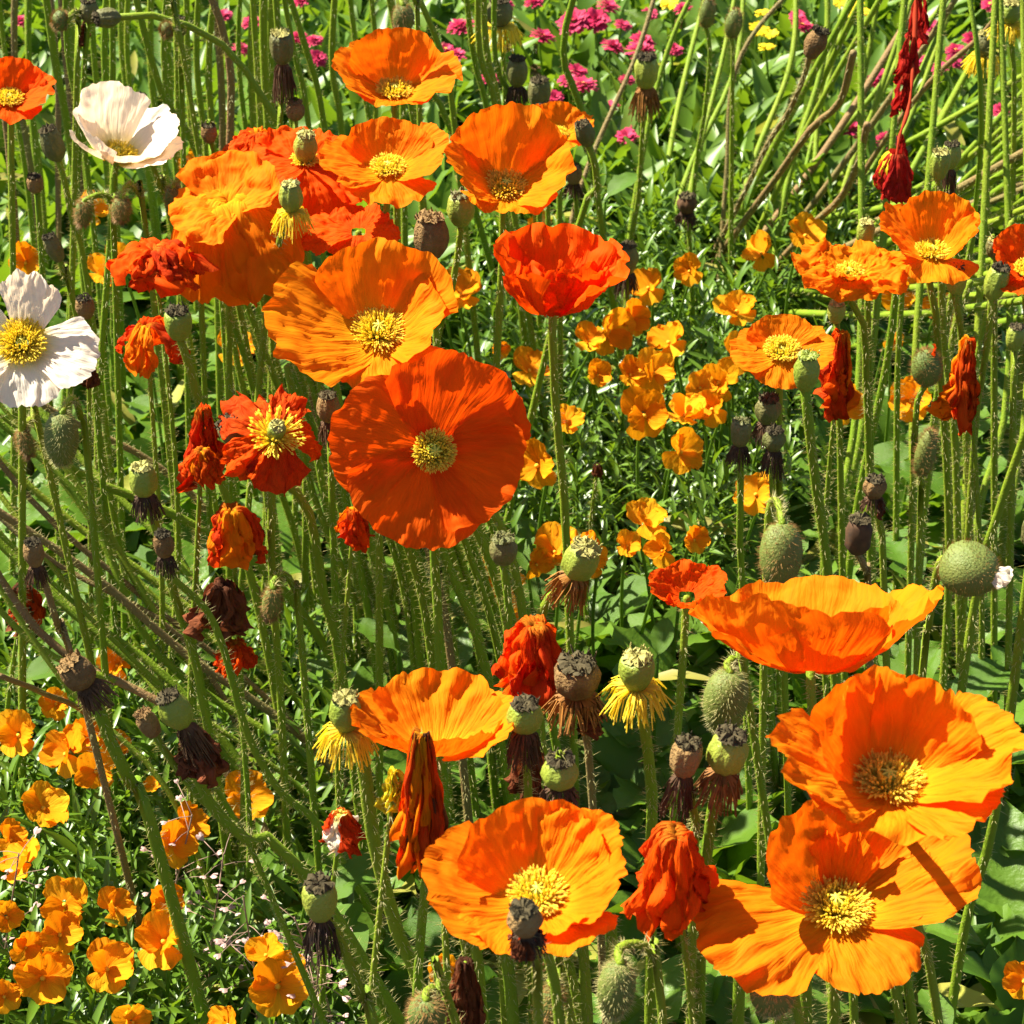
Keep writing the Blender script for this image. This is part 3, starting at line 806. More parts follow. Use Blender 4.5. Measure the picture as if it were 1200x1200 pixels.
S(590, 644, 33, 'olive pod in shade with flat top beside the deep red orange poppy', [(595, 700), (598, 760), (603, 820)], .34, 'capsule_dark', 'capsule_dark', None, 1.15, srad=.0022)
S(680, 658, 42, 'plump green pod with brown fringe nodding over a torn orange poppy', [(664, 690), (645, 700), (632, 730), (626, 800)], .365, skirt='rust', tall=1.1, cap='cap_pale', tilt=(12, 14), srad=.0026)
S(615, 838, 40, 'green pod with ash black crown over hanging brown petals', [(618, 900)], .39, skirt='long', tall=1.1)
S(656, 904, 42, 'rounded green pod with black frilled crown above dark fringe', [(650, 950)], .39, skirt='black', tall=1.05)
S(746, 786, 43, 'green pod ringed by a shaggy yellow ruff of stamens', [(755, 850), (764, 930), (763, 1010)], .38, skirt='yellow', tall=1.1, cap='cap_pale', srad=.0026)
S(676, 796, 56, 'wide purplish dry pod wrapped in withered petals', [(684, 850), (695, 950)], .365, 'capsule_dry', 'cap_dark', 'rust', .75, rag=(5, 1.0, 'petal_withered'), stemm='stem_brown')
S(803, 890, 36, 'straw coloured pod with black crown, partner of the round green one', [(815, 960), (812, 1050)], .39, 'capsule_dry', skirt='long', tall=1.25, tilt=(0, 6))
S(852, 884, 46, 'round olive pod with black crown beside the straw coloured pod', [(835, 950), (822, 1060), (820, 1150)], .39, 'capsule_green', skirt='rust', tall=1.05, tilt=(0, 8), srad=.0026)
S(615, 1078, 40, 'dry brown pod with crumbling crown in front of the broad orange poppy', [(628, 1130), (631, 1200)], .43, 'capsule_dry', 'cap_dark', 'black', 1.1, (5, -4), rag=(4, .9, 'petal_withered'))
S(1025, 572, 27, 'small pale dry pod with black teeth above broad lobed leaves', [(1032, 620), (1036, 690)], .34, 'capsule_dry', 'cap_dark', 'black', .9, rag=(3, 1.1, 'petal_withered'))
S(1006, 628, 32, 'purple black dry pod tapering into its stalk', [(1015, 670), (1018, 720)], .335, 'skirt_black', 'cap_dark', None, 1.5, stemm='stem_brown')
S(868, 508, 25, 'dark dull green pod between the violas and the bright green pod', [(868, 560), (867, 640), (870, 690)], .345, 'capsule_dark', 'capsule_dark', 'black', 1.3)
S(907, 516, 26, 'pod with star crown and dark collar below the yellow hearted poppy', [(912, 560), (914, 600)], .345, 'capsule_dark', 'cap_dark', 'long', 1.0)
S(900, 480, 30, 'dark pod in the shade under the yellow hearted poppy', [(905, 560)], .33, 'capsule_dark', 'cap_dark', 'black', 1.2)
S(1014, 275, 22, 'small lime pod with knobbly crown behind the shrivelled cushion poppy', [(1016, 330)], .40, 'capsule_green', 'cap_pale', None, 1.2)
S(1101, 195, 24, 'lime green pod on the stalk crossing the tall petalled poppy', [(1101, 240), (1103, 320), (1106, 400), (1118, 500), (1122, 620)], .43, 'capsule_green', 'cap_pale', None, 1.3, srad=.0022)
S(1114, 184, 22, 'shaded green pod tucked behind the lime green pod', [(1118, 230)], .42, 'capsule_green', 'cap_dark', 'long', 1.3)
S(1168, 330, 27, 'smooth green barrel pod with dark crown beside the crumpled red poppy', [(1160, 380), (1150, 450), (1140, 540)], .40, 'capsule_green', 'cap_dark', None, 1.65, (0, 10))
S(1121, 330, 24, 'green pod half in shade between two stalks under the tall petalled poppy', [(1128, 400), (1132, 470)], .39, 'capsule_green', 'cap_dark', None, 1.3)
S(1165, 290, 20, 'small knobbly pod close to the crumpled red poppy', [(1165, 340)], .40, 'capsule_dark', 'cap_pale', None, 1.2)
S(980, 366, 22, 'green ribbed pod under the shrivelled cushion poppy', [(982, 420)], .37, 'capsule_green', 'cap_pale', None, 1.2)
S(632, 112, 26, 'dark green frilled pod behind the bowl-shaped poppy, upper of two', [(632, 160)], .30, 'capsule_dark', 'cap_dark', None, 1.3)
S(637, 138, 26, 'dark green frilled pod behind the bowl-shaped poppy, lower of two', [(640, 190)], .30, 'capsule_dark', 'cap_dark', None, 1.3)
S(606, 86, 24, 'shaded brown green pod beside the stalks by the pink daisies', [(605, 130)], .30, 'capsule_dark', 'cap_dark', 'black', 1.3)
S(585, 14, 30, 'green pod with bushy yellow stamens among the pink daisies', [(590, 70), (592, 130)], .32, 'capsule_dark', 'cap_dark', 'yellow', 1.1)
S(955, 52, 26, 'dry brown pod on a curving brown stalk above the meadow leaves', [(942, 90), (925, 130), (900, 168), (880, 210), (850, 270), (815, 330)], .40, 'capsule_dry', 'cap_dark', None, 1.3, (0, 18), 'stem_brown', full=True)
S(1155, 52, 24, 'green pod with straggling yellow stamens, shaded by a stalk', [(1152, 110), (1155, 170)], .34, 'capsule_dark', 'cap_pale', 'yellow', 1.1)
S(1184, 14, 24, 'bright pod with shaggy yellow stamens on a tall straight stalk', [(1188, 80), (1188, 170), (1187, 260)], .38, 'capsule_green', 'cap_pale', 'yellow', 1.1)
S(505, 278, 40, 'reddish brown dry pod with pale face between two orange poppies', [(508, 320)], .40, 'capsule_dry', 'capsule_dry', None, 1.3)
S(346, 130, 22, 'withered brown pod behind the collapsing poppy', [(346, 170)], .39, 'capsule_dry', 'capsule_dry', None, 1.0)
S(105, 14, 22, 'pod with a crimson brown rag in the thicket of stalks', [(100, 60)], .43, 'capsule_dark', 'cap_dark', None, 1.2, rag=(2, 2.0, 'petal_withered'))
S(212, 32, 15, 'tiny olive pod in the thicket of stalks', [(212, 80), (214, 140)], .40, 'capsule_dark', 'cap_dark', None, 1.3)
S(385, 480, 26, 'brownish pod in shade under the bright yellow orange poppy', [(388, 540)], .36, 'capsule_dry', 'cap_dark', 'black', 1.2)
S(1190, 395, 22, 'green pod at the foot of the crumpled red poppy', [(1188, 450)], .38, 'capsule_green', 'cap_dark', None, 1.5)
S(41, 215, 20, 'black crowned dry pod under the leaning olive pod', [(46, 260)], .37, 'capsule_dry', 'cap_dark', None, 1.1)
S(100, 362, 22, 'dry brown pod behind the flat cream poppy', [(106, 400)], .36, 'capsule_dry', 'cap_dark', None, 1.1)
S(805, 240, 24, 'blackened dead pod over the bright meadow leaves', [(808, 280)], .18, 'skirt_black', 'cap_dark', 'black', .8)
S(672, 205, 20, 'dark dry pod behind the bowl-shaped poppy where stalks cross', [(676, 250)], .2, 'capsule_dry', 'cap_dark', 'black', 1.1)

# ------------------------------------------------------------------ buds
bud(915, 652, 50, 82, 'fat bristly green bud hanging straight down above the cup-shaped poppy', [(914, 596), (908, 586), (901, 600), (897, 700), (895, 780)], .375, ax=(0, -.25, -1))
bud(1137, 667, 66, 70, 'round furry silver green bud splitting at its tip', [(1100, 662), (1094, 690), (1088, 740), (1080, 800)], .375, ax=(.85, -.45, -.1), crack='petal_white')
bud(850, 822, 52, 82, 'dark green bristly bud in shade beside the cup-shaped poppy', [(852, 778), (866, 770), (874, 800)], .34, ax=(-.1, -.1, -1), hairm='hair_pale')
bud(722, 1160, 44, 80, 'dark drooping bud below the broad orange poppy', [(725, 1112), (745, 1106), (765, 1120), (775, 1180)], .35, hairm='hair_pale')
bud(142, 246, 23, 30, 'oval grey green bud nodding beneath the cream cup poppy', [(143, 226), (152, 215), (163, 232), (172, 280)], .39)
bud(98, 250, 20, 34, 'narrow grey green bud nodding beside a small orange viola', [(106, 232), (120, 228), (131, 240), (134, 300)], .385)
bud(205, 235, 22, 36, 'shaded bud nodding on a hooked stalk next to the sagging orange poppy', [(206, 214), (217, 205), (229, 218), (232, 260)], .385)
bud(473, 22, 25, 34, 'furry grey green bud hanging beside the tallest orange poppy', [(470, -2), (480, -12), (488, 10), (490, 60)], .42)
bud(860, 27, 20, 34, 'oval green bud on a stalk above bright meadow leaves', [(859, 60), (858, 120)], .30, down=False)
bud(829, 15, 18, 34, 'dark green bud shaded beside another bud above the meadow leaves', [(832, 60), (826, 130), (815, 200)], .30, down=False)
bud(72, 515, 40, 70, 'pale fuzzy elongated bud behind the leaning stalks', [(78, 475), (86, 466), (95, 490), (105, 560)], .35, hairm='hair_pale')
bud(318, 708, 22, 46, 'pale green bud hooked low between leaning stalks', [(320, 682), (332, 672), (345, 690), (352, 740)], .30)
bud(905, 1165, 52, 60, 'squat bristly bud in shade under the ragged poppy', [(905, 1135), (920, 1130), (930, 1160)], .33, hairm='hair_pale')
bud(1086, 430, 36, 46, 'plump pale bud with a red slit over an orange viola', [(1075, 470), (1072, 520), (1070, 560)], .36, down=False, crack='petal_wilted')
bud(1085, 530, 24, 60, 'long hairy bud standing upright between stalks', [(1080, 570), (1078, 620)], .33, down=False)
bud(500, 1190, 44, 54, 'round hairy bud low under the broad orange poppy', [(500, 1162), (515, 1158), (530, 1185)], .33)
bud(645, 1180, 30, 60, 'dark slim bud behind the stalk of the brown pod', [(645, 1150), (655, 1145), (664, 1170)], .33)
bud(70, 24, 24, 18, 'small green bud lying sideways in the thicket of stalks', [(86, 14), (92, 30), (90, 80)], .43, ax=(-1, 0, .1))
bud(195, 35, 18, 14, 'tiny sideways bud in the thicket beside an olive pod', [(206, 30), (212, 50)], .42, ax=(-1, 0, -.1))
bud(30, 520, 18, 36, 'slim green bud behind the pale elongated bud', [(31, 496), (40, 490), (48, 510)], .33)

# ------------------------------------------------------------------ plain stalks
def stalk(pts, z, label, group, m='stem_green', seed=0, full=False, lean=(0, 0), r=.0020, hairy=650, top=True, mark=True):
    rr = random.Random(seed)
    if mark:
        pts = [pts[0]] + [(a_[0] + rr.uniform(-9, 9), a_[1] + rr.uniform(-9, 9)) for a_ in pts[1:]]
        if m == 'stem_green' and rr.random() < .08: m = 'stem_brown'
    path = stalk_path(pts, z, lean, full=full)
    if mark:                       # say which thing it passes closest to
        vis = [proj(p) for p in path if 0 < proj(p)[0] < 1200 and 0 < proj(p)[1] < 1200]
        if vis:
            a = vis[len(vis) // 3]
            label = label + ', passing ' + near(*a)
    base = path[-1].copy(); base.z = 0
    t = thing('poppy_stalk', label, 'plant stalk', base, group)
    add_stalk(t, base, path, r * .9, r * 1.15, rr, m, hairy)
    if top:
        capsule_parts(t, base, path[0], (path[0] - path[1]).normalized(), .011, rr, 'capsule_dark', 'cap_dark', None)
    return t
q = random.Random(77)
for i in range(34):
    x = -60 + 400 * (i + q.random()) / 34
    stalk([(x + q.uniform(-30, 20), -q.uniform(45, 240)), (x + q.uniform(-6, 10), 60), (x + q.uniform(2, 24), 220)], q.uniform(.41, .46),
          'hairy green thicket stalk', 'stalks of the thicket', seed=i, r=q.uniform(.0019, .0028))
for i in range(14):
    x = 335 + 270 * (i + q.random()) / 14
    stalk([(x + q.uniform(-50, 30), -q.uniform(45, 200)), (x + q.uniform(-8, 8), 60), (x + q.uniform(4, 28), 160)], q.uniform(.41, .45),
          'green stalk among far poppies', 'stalks by the pink daisies', seed=100 + i, r=q.uniform(.0018, .0026))
for i in range(11):
    x = 700 + 320 * (i + q.random()) / 11
    stalk([(x + q.uniform(30, 140), -q.uniform(50, 200)), (x + q.uniform(10, 50), 60), (x - q.uniform(0, 20), 220)], q.uniform(.26, .32),
          'slanting stalk out of meadow leaves', 'stalks out of the meadow leaves', seed=140 + i, r=q.uniform(.0018, .0026))
for i in range(38):          # the sheaf that leans to the right
    f = i / 37
    bx, by = 800 + 170 * q.random(), 270 + 160 * q.random()
    ex, ey = 1260 + q.uniform(-20, 60), -120 + 470 * f + q.uniform(-30, 30)
    if f < .3: ex, ey = 1020 + 700 * f + q.uniform(-30, 30), -70
    mx_, my_ = bx + (ex - bx) * .5 + q.uniform(-12, 12), by + (ey - by) * .5 + 14
    stalk([(ex, ey), (mx_, my_), (bx, by)], q.uniform(.24, .36), 'long stalk of the leaning sheaf', 'stalks of the leaning sheaf',
          m='stem_green' if q.random() < .85 else 'stem_brown', seed=180 + i, full=True, r=q.uniform(.0023, .0033), hairy=260)
stalk([(1000, 62), (984, 120), (950, 152), (905, 215), (870, 262), (815, 340)], .40, 'headless brown stalk bending above the meadow leaves', 'dry brown stalks', 'stem_brown', 5, True, r=.0026, hairy=200, top=False, mark=False)
stalk([(1016, 146), (1006, 190), (985, 232), (952, 264), (910, 310), (870, 350)], .34, 'short headless brown stalk bending beside the hanging withered flower', 'dry brown stalks', 'stem_brown', 6, True, r=.0026, hairy=200, top=False, mark=False)
stalk([(1178, 2), (1150, 42), (1090, 96), (1020, 190), (960, 300)], .36, 'pale straw stalk crossing the leaning sheaf', 'dry brown stalks', 'stem_brown', 7, True, r=.0022, hairy=100, top=False, mark=False)
stalk([(0, 792), (50, 812), (110, 845), (170, 940)], .28, 'thin purplish straw crossing behind the broad dry brown pod', 'dry brown stalks', 'stem_brown', 8, True, r=.0016, hairy=80, top=False, mark=False)
for i in range(17):          # left bank, leaning down to the right
    f = i / 16
    y = 420 + 230 * f + q.uniform(-20, 20)
    k = q.uniform(.45, 1.3)
    x0 = -90 - q.uniform(0, 70)
    stalk([(x0, y - 120), (60 + q.uniform(-25, 25), y + 160 * k - 60 + q.uniform(-25, 25)), (200 + q.uniform(-25, 25), y + 300 * k - 60 + q.uniform(-30, 30)), (300 + q.uniform(-40, 90), y + 420 * k - 20)], q.uniform(.30, .36),
          'hairy stalk leaning over leaves', 'leaning hairy stalks', seed=230 + i, r=q.uniform(.0014, .0027), m='stem_green' if q.random() < .92 else 'stem_brown')
for i in range(22):          # mid left, from the sagging poppies down
    x, y = (q.uniform(235, 335), q.uniform(280, 320)) if i % 2 else (q.uniform(335, 480), q.uniform(390, 430))
    sl_ = q.uniform(.15, .5)
    stalk([(x, y), (x + 150 * sl_ + q.uniform(-10, 10), y + 150), (x + 330 * sl_ + q.uniform(-14, 14), y + 330)], q.uniform(.30, .34),
          'bristly stalk below crumpled poppies', 'bristly stalks below the poppies', seed=270 + i, r=q.uniform(.0019, .0026), hairy=1000, top=False)
for i in range(16):          # below the flat red poppy
    x = 445 + 150 * (i + q.random()) / 16
    stalk([(x - 30, 560), (x + 10, 660), (x + 45 + q.uniform(-10, 10), 790)], q.uniform(.30, .345), 'bristly stalk of the central stand',
          'bristly stalks under the flat poppy', seed=310 + i, r=q.uniform(.0019, .0026), hairy=1000, top=False)
for i in range(13):          # right hand stand
    x = 1000 + 200 * (i + q.random()) / 13
    y = q.choice((-90, 260, 330)) if 1030 < x < 1130 else -90
    stalk([(x + q.uniform(0, 60), y), (x + q.uniform(0, 14), 420), (x - q.uniform(0, 30), 600)], .44 if y < 0 else q.uniform(.33, .36), 'tall hairy upright stalk',
          'stalks around the round furry bud', seed=340 + i, r=q.uniform(.0019, .0025), hairy=1000, top=y < 0)
for i in range(18):          # front, under the orange poppies
    x = 530 + 190 * (i + q.random()) / 9 if i < 9 else 860 + 240 * (i - 9 + q.random()) / 9
    stalk([(x - q.uniform(0, 10), 1075), (x + q.uniform(0, 20), 1190)], q.uniform(.29, .31), 'bristly stalk half hidden under orange petals', 'stalks under the front poppies',
          seed=370 + i, r=q.uniform(.0020, .0027), hairy=1100, top=False)
for (a, b, c, z, k) in (((1210, 640), (1165, 960), (1130, 1090), .40, 1), ((1215, 470), (1170, 600), (1140, 720), .38, 2), ((690, -60), (660, 60), (690, 170), .42, 3), ((690, 170), (700, 220), (670, 290), .38, 4),
                        ((150, -40), (190, 110), (245, 215), .44, 5), ((140, 20), (220, 30), (330, 150), .43, 6)):
    stalk([a, b, c], z, ('thick hairy stalk rising behind the wide open poppy', 'hairy stalk crossing behind the round furry bud', 'kinked green stalk crossing the pink daisies, upper length',
                         'kinked green stalk crossing behind the bowl-shaped poppy', 'bent stalk curving down past the cream cup poppy', 'long bent stalk sloping across the thicket')[k - 1], 'bent and crossing stalks',
          seed=400 + k, r=.0024, mark=False)

# ------------------------------------------------------------------ violas
def vp_mesh(name, L, W, m, seed, notch=0.0, curl=.12):
    rr = random.Random(seed)
    f1, f2 = sines(rr, 3, 3, 8), sines(rr, 3, 4, 10)
    nu, nv = 10, 9
    v, uv, f = [], [], []
    for j in range(nv + 1):
        for i in range(nu + 1):
            u = -1 + 2 * i / nu; vv = j / nv
            wv = W * (0.10 + .90 * math.sin(math.pi * min(1, vv * .66)) ** 1.1)
            y = L * vv * (1 - .34 * abs(u) ** 2.4 - notch * math.exp(-(u / .3) ** 2) + .03 * f1(u * 2))
            z = L * (curl * vv ** 2 * (1 if L > .8 else -.4) + (.13 * f2(u * 2.2 + vv) * vv ** 1.5 + .05 * f1(u * 6) * vv) + .10 * u * u * vv)
            v.append((u * wv, y, z)); uv.append((i / nu, vv))
    for j in range(nv):
        for i in range(nu):
            k = j * (nu + 1) + i
            f.append((k, k + 1, k + nu + 2, k + nu + 1))
    return mesh_from(name, v, f, m, uv)
VM = []
for s in range(4):
    up = 'viola_amber' if s % 2 else 'viola_orange'
    VM.append({'u': [vp_mesh('petal', 1.0, .53, up, 10 * s + k, 0, .10) for k in (0, 1)],
               's': [vp_mesh('petal', .86, .41, 'viola_orange', 10 * s + k, 0, .16) for k in (2, 3)],
               'l': [vp_mesh('petal', .80, .58, 'viola_amber', 10 * s + 4, .16, .05)]})
I3 = Matrix.Identity(3)
eye_me = mesh_from('eye', *lathe(Vector((0, 0, 0)), I3, [(.06, 0), (.08, .05), (.05, .10), (.01, .12)], 8), 'viola_eye')
cal_me = mesh_from('calyx', *lathe(Vector((0, 0, 0)), I3, [(.05, -.30), (.14, -.24), (.19, -.10), (.10, .0)], 8, .25, 5), 'leaf_viola')
def viola(px, py, wpx, label, group, z=.15, tc=None, tr=None, seed=None):
    rr = random.Random(int(px * 7 + py * 3) if seed is None else seed)
    c = at(px, py, z)
    s = wpx / ppm(c) / 1.62
    ax = axis_of(rr.uniform(5, 65) if tc is None else tc, rr.uniform(-45, 45) if tr is None else tr)
    fr = frame_z(ax)
    roll = Matrix.Rotation(R(rr.uniform(-28, 28)), 3, 'Z')
    fr = fr @ roll
    nk = c - ax * s * .3
    root = Vector((c.x + rr.uniform(-.02, .02), c.y + rr.uniform(-.005, .045), -.005))
    path = catmull([nk, nk - ax * s * .25 + Vector((0, 0, -.004)), nk.lerp(root, .4) + Vector((rr.uniform(-.006, .006), rr.uniform(0, .01), .01)), root], 12)
    base = root.copy(); base.z = 0
    t = thing('viola_flower', label, 'flower', base, group)
    part('stem', tube(path, .0010, .0013, 6), 'leaf_viola', t, base)
    vm = rr.choice(VM)
    def put(name, me, ang, dz, tilt, sc_=1.0):
        m3 = fr @ Matrix.Rotation(R(ang), 3, 'Z') @ Matrix.Rotation(R(tilt), 3, 'X') * 1.0
        m4 = Matrix.Translation(c - base + fr @ Vector((0, 0, dz * s))) @ m3.to_4x4() @ Matrix.Scale(s * sc_, 4)
        return link(name, me, t, m4)
    put('petal', vm['u'][0], 30 + rr.uniform(-9, 9), -.06, rr.uniform(-5, 45), rr.uniform(.9, 1.06))
    put('petal', vm['u'][1], -30 + rr.uniform(-9, 9), -.12, rr.uniform(-5, 45), rr.uniform(.9, 1.06))
    put('petal', vm['s'][0], 100 + rr.uniform(-10, 8), -.0, rr.uniform(5, 48))
    put('petal', vm['s'][1], -100 + rr.uniform(-8, 10), -.02, rr.uniform(5, 48))
    put('petal', vm['l'][0], 180 + rr.uniform(-6, 6), .03, rr.uniform(-40, 20))
    put('eye', eye_me, 0, .0, 0)
    put('calyx', cal_me, 0, -.02, 0)
    return t
VG = [('front viola patch', 'small orange viola in the leafy patch under the broad dry brown pod', .15,
       [(138, 780, 50), (66, 825, 42), (22, 862, 58), (78, 884, 60), (113, 904, 52), (50, 948, 62), (28, 1012, 58), (12, 985, 44), (76, 1060, 60), (70, 1096, 56), (135, 1066, 46), (195, 1055, 48),
        (192, 1104, 76), (125, 1136, 66), (50, 1146, 70), (222, 968, 48), (200, 990, 62), (155, 1198, 46), (265, 1202, 46), (5, 1168, 46), (8, 1075, 40), (135, 880, 44), (-30, 930, 60), (-40, 1080, 60), (100, 865, 44), (30, 1110, 44)]),
      ('violas around the sagging poppies', 'small orange viola peeping between stalks near the cream poppies', .24,
       [(230, 196, 44), (30, 308, 46), (122, 322, 50), (105, 246, 46), (276, 412, 52), (140, 300, 34)]),
      ('violas below the crimson edged poppy', 'orange viola in the thick patch right of the long straight stalk', .165,
       [(755, 487, 66), (802, 488, 58), (797, 530, 56), (843, 448, 54), (886, 580, 52), (756, 614, 56), (777, 646, 46), (813, 633, 38), (712, 388, 62), (784, 402, 54), (766, 438, 54), (862, 418, 48), (738, 440, 40),
        (740, 375, 44), (835, 480, 46), (690, 400, 40), (820, 455, 40), (700, 440, 34), (735, 640, 34)]),
      ('violas beside the long straight stalk', 'orange viola close beside the long straight stalk of the crimson edged poppy', .17,
       [(630, 546, 62), (620, 435, 50), (664, 494, 40), (650, 648, 60), (696, 660, 42), (628, 662, 42), (592, 690, 58), (575, 660, 44), (600, 720, 42), (540, 346, 58), (633, 276, 56), (690, 640, 34), (585, 410, 28), (520, 350, 40)]),
      ('violas at the foot of the meadow leaves', 'orange viola at the dark foot of the bright meadow leaves', .17,
       [(760, 338, 46), (808, 318, 38), (893, 297, 46), (943, 277, 50), (863, 366, 52)]),
      ('violas under the tall petalled poppy', 'orange viola half hidden among stalks under the tall petalled poppy', .17,
       [(1068, 470, 54), (990, 478, 48), (1102, 372, 52), (1052, 345, 50), (1070, 330, 40), (1046, 400, 26)])]
TAIL = dict(zip([v_[0] for v_ in VG], ('low in the leafy patch', 'peeping between stalks', 'in the thick patch', 'beside a long straight stalk', 'on dark ground', 'half hidden among stalks')))
for g, lab, z, lst in VG:
    for (x, y, s_) in lst:
        viola(x, y, s_, lab.split(' in ')[0].split(' peeping')[0].split(' close')[0].split(' at ')[0].split(' half')[0] + ' ' + TAIL[g] + ' near ' + near(x, y), g, z)
viola(290, 936, 60, 'orange viola shadowed beneath the crossing hairy stalks', 'single violas', .14, 40, 20)
viola(325, 1156, 78, 'large ruffled yellow orange viola among grey dried weeds', 'single violas', .16, 40, 10, 5)
viola(312, 1120, 50, 'smaller crumpled yellow viola just behind the ruffled one', 'single violas', .155, 20, -20, 6)
viola(520, 1140, 48, 'lone orange viola under the broad orange poppy', 'single violas', .2, 40, 10)
viola(178, 921, 22, 'tiny closed yellow viola bud under the leaning brown pods', 'single violas', .14, 10, 0)
viola(1200, 1150, 50, 'dark yellow viola at the shaded edge by round leaves', 'single violas', .16, 60, -30)

# ------------------------------------------------------------------ pink daisies
def ray_mesh(seed, m, layers, n, lw):
    rr = random.Random(seed)
    v, f = [], []
    for (l, el, hz) in layers:
        for i in range(n):
            a = 2 * math.pi * (i + rr.random() * .7) / n
            d = Vector((math.cos(a), math.sin(a), 0)); s = Vector((-math.sin(a), math.cos(a), 0))
            ll = l * rr.uniform(.85, 1.1); e = R(el + rr.uniform(-10, 10))
            k = len(v)
            for (r_, w_) in ((.12, .4), (.5, .9), (.85, 1), (1.0, .5)):
                p = d * ll * r_ * math.cos(e) + Vector((0, 0, hz + ll * r_ * math.sin(e) - .10 * r_ * r_))
                v += [p - s * lw * w_, p + s * lw * w_ + Vector((0, 0, .015))]
            for j in range(3):
                f.append((k + 2 * j, k + 2 * j + 1, k + 2 * j + 3, k + 2 * j + 2))
    return mesh_from('ray_petals', v, f, m)
DLAY = [(1.0, 2, .02), (.92, 16, .04), (.74, 34, .06), (.5, 55, .08)]
DM = [ray_mesh(s, 'daisy_pink', DLAY[:4 - s % 2], 26, .12) for s in range(3)]
YM = ray_mesh(9, 'flower_yellow', DLAY[:2], 14, .16)
BM = ray_mesh(12, 'capsule_dry', [(.8, -30, 0), (.6, 20, 0), (.5, 60, 0)], 16, .07)
disc_me = mesh_from('disc', *lathe(Vector((0, 0, 0)), I3, [(.30, 0), (.33, .08), (.26, .17), (.1, .21)], 12), 'daisy_disc')
def daisy(px, py, wpx, label, group, me, z=.12, disc=True, cat='flower', nm='daisy_flower'):
    rr = random.Random(int(px * 5 + py * 11))
    if wpx < 18 and nm == 'daisy_flower': return
    c = at(px, py, z)
    s = wpx * 1.25 / ppm(c) / 2.0
    ax = axis_of(rr.uniform(-5, 30), rr.uniform(-20, 20))
    fr = frame_z(ax) @ Matrix.Rotation(rr.uniform(0, 6), 3, 'Z')
    root = Vector((c.x + rr.uniform(-.02, .02), c.y + rr.uniform(-.02, .03), -.005))
    base = root.copy(); base.z = 0
    t = thing(nm, label, cat, base, group)
    part('stem', tube(catmull([c, c - ax * .01, c.lerp(root, .6), root], 9), .0011, .0013, 5), 'leaf_meadow', t, base)
    m4 = Matrix.Translation(c - base) @ fr.to_4x4() @ Matrix.Scale(s, 4)
    link('ray_petals', me, t, m4)
    if disc: link('disc', disc_me, t, m4)
q = random.Random(31)
for (x, y, s_) in [(540, 32, 28), (535, 65, 20), (525, 70, 16), (672, 26, 32), (698, 24, 28), (636, 43, 25), (713, 8, 24), (626, 4, 20), (750, 60, 28), (753, 48, 24), (718, 55, 24), (676, 84, 22), (684, 100, 28),
                  (665, 94, 20), (650, 115, 18), (790, 58, 18), (760, 18, 18), (735, 94, 18), (522, 58, 18), (575, 92, 20), (630, 66, 14), (590, 5, 20), (800, 10, 18), (780, 30, 16), (560, 40, 16), (495, 8, 16), (610, 30, 16),
                  (730, 30, 18), (700, 120, 16), (655, 60, 14)]:
    daisy(x, y, s_, 'bright pink double daisy in the bed behind the orange poppies', 'pink daisies behind the orange poppies', DM[(x + y) % 3], disc=(x % 3 == 0))
for (x, y, s_) in [(295, 27, 22), (284, 58, 20), (350, 45, 22), (368, 48, 18), (262, 18, 18), (310, 10, 16), (352, 2, 18), (372, 68, 20), (25, 25, 18), (40, 45, 14), (385, 15, 16), (240, 8, 14), (330, 30, 12)]:
    daisy(x, y, s_, 'deep pink daisy glimpsed through the thicket of stalks', 'pink daisies in the thicket', DM[(x + y) % 3], disc=False)
for (x, y, s_) in [(940, 30, 22), (935, 20, 18), (812, 44, 16), (995, 44, 16), (1085, 45, 20), (1065, 65, 22), (1075, 72, 20), (1090, 30, 20), (1120, 60, 22), (1138, 46, 18), (1118, 72, 18), (1000, 152, 26), (1040, 165, 26),
                  (1172, 130, 18), (1168, 135, 16), (1100, 80, 18), (1180, 55, 14), (1025, 95, 20), (1035, 88, 18), (960, 15, 16), (1160, 5, 18), (1050, 20, 16), (1190, 110, 16), (1140, 90, 14)]:
    daisy(x, y, s_, 'bright pink daisy behind the leaning sheaf of stalks', 'pink daisies behind the sheaf', DM[(x + y) % 3], disc=(x % 4 == 0))
for (x, y, s_) in [(1006, 15, 26), (1000, 5, 20), (890, 35, 22), (898, 55, 18), (893, 15, 16), (784, 3, 20), (985, 2, 16), (905, 40, 14), (790, 8, 12)]:
    daisy(x, y, s_, 'small lemon yellow flower far behind the meadow leaves', 'yellow flowers behind the meadow leaves', YM, disc=False, nm='yellow_flower')
for i in range(14):
    daisy(q.uniform(540, 800), q.uniform(20, 185), q.uniform(14, 22), 'faded brown pink daisy head going to seed among the pink daisies', 'faded daisies', BM, z=.09, disc=False)
for (x, y, s_) in [(745, 148, 24), (735, 160, 22), (715, 125, 18)]:
    daisy(x, y, s_, 'pale dusty pink faded daisy near the black and orange fringed pod', 'faded daisies', DM[1], z=.09, disc=False)

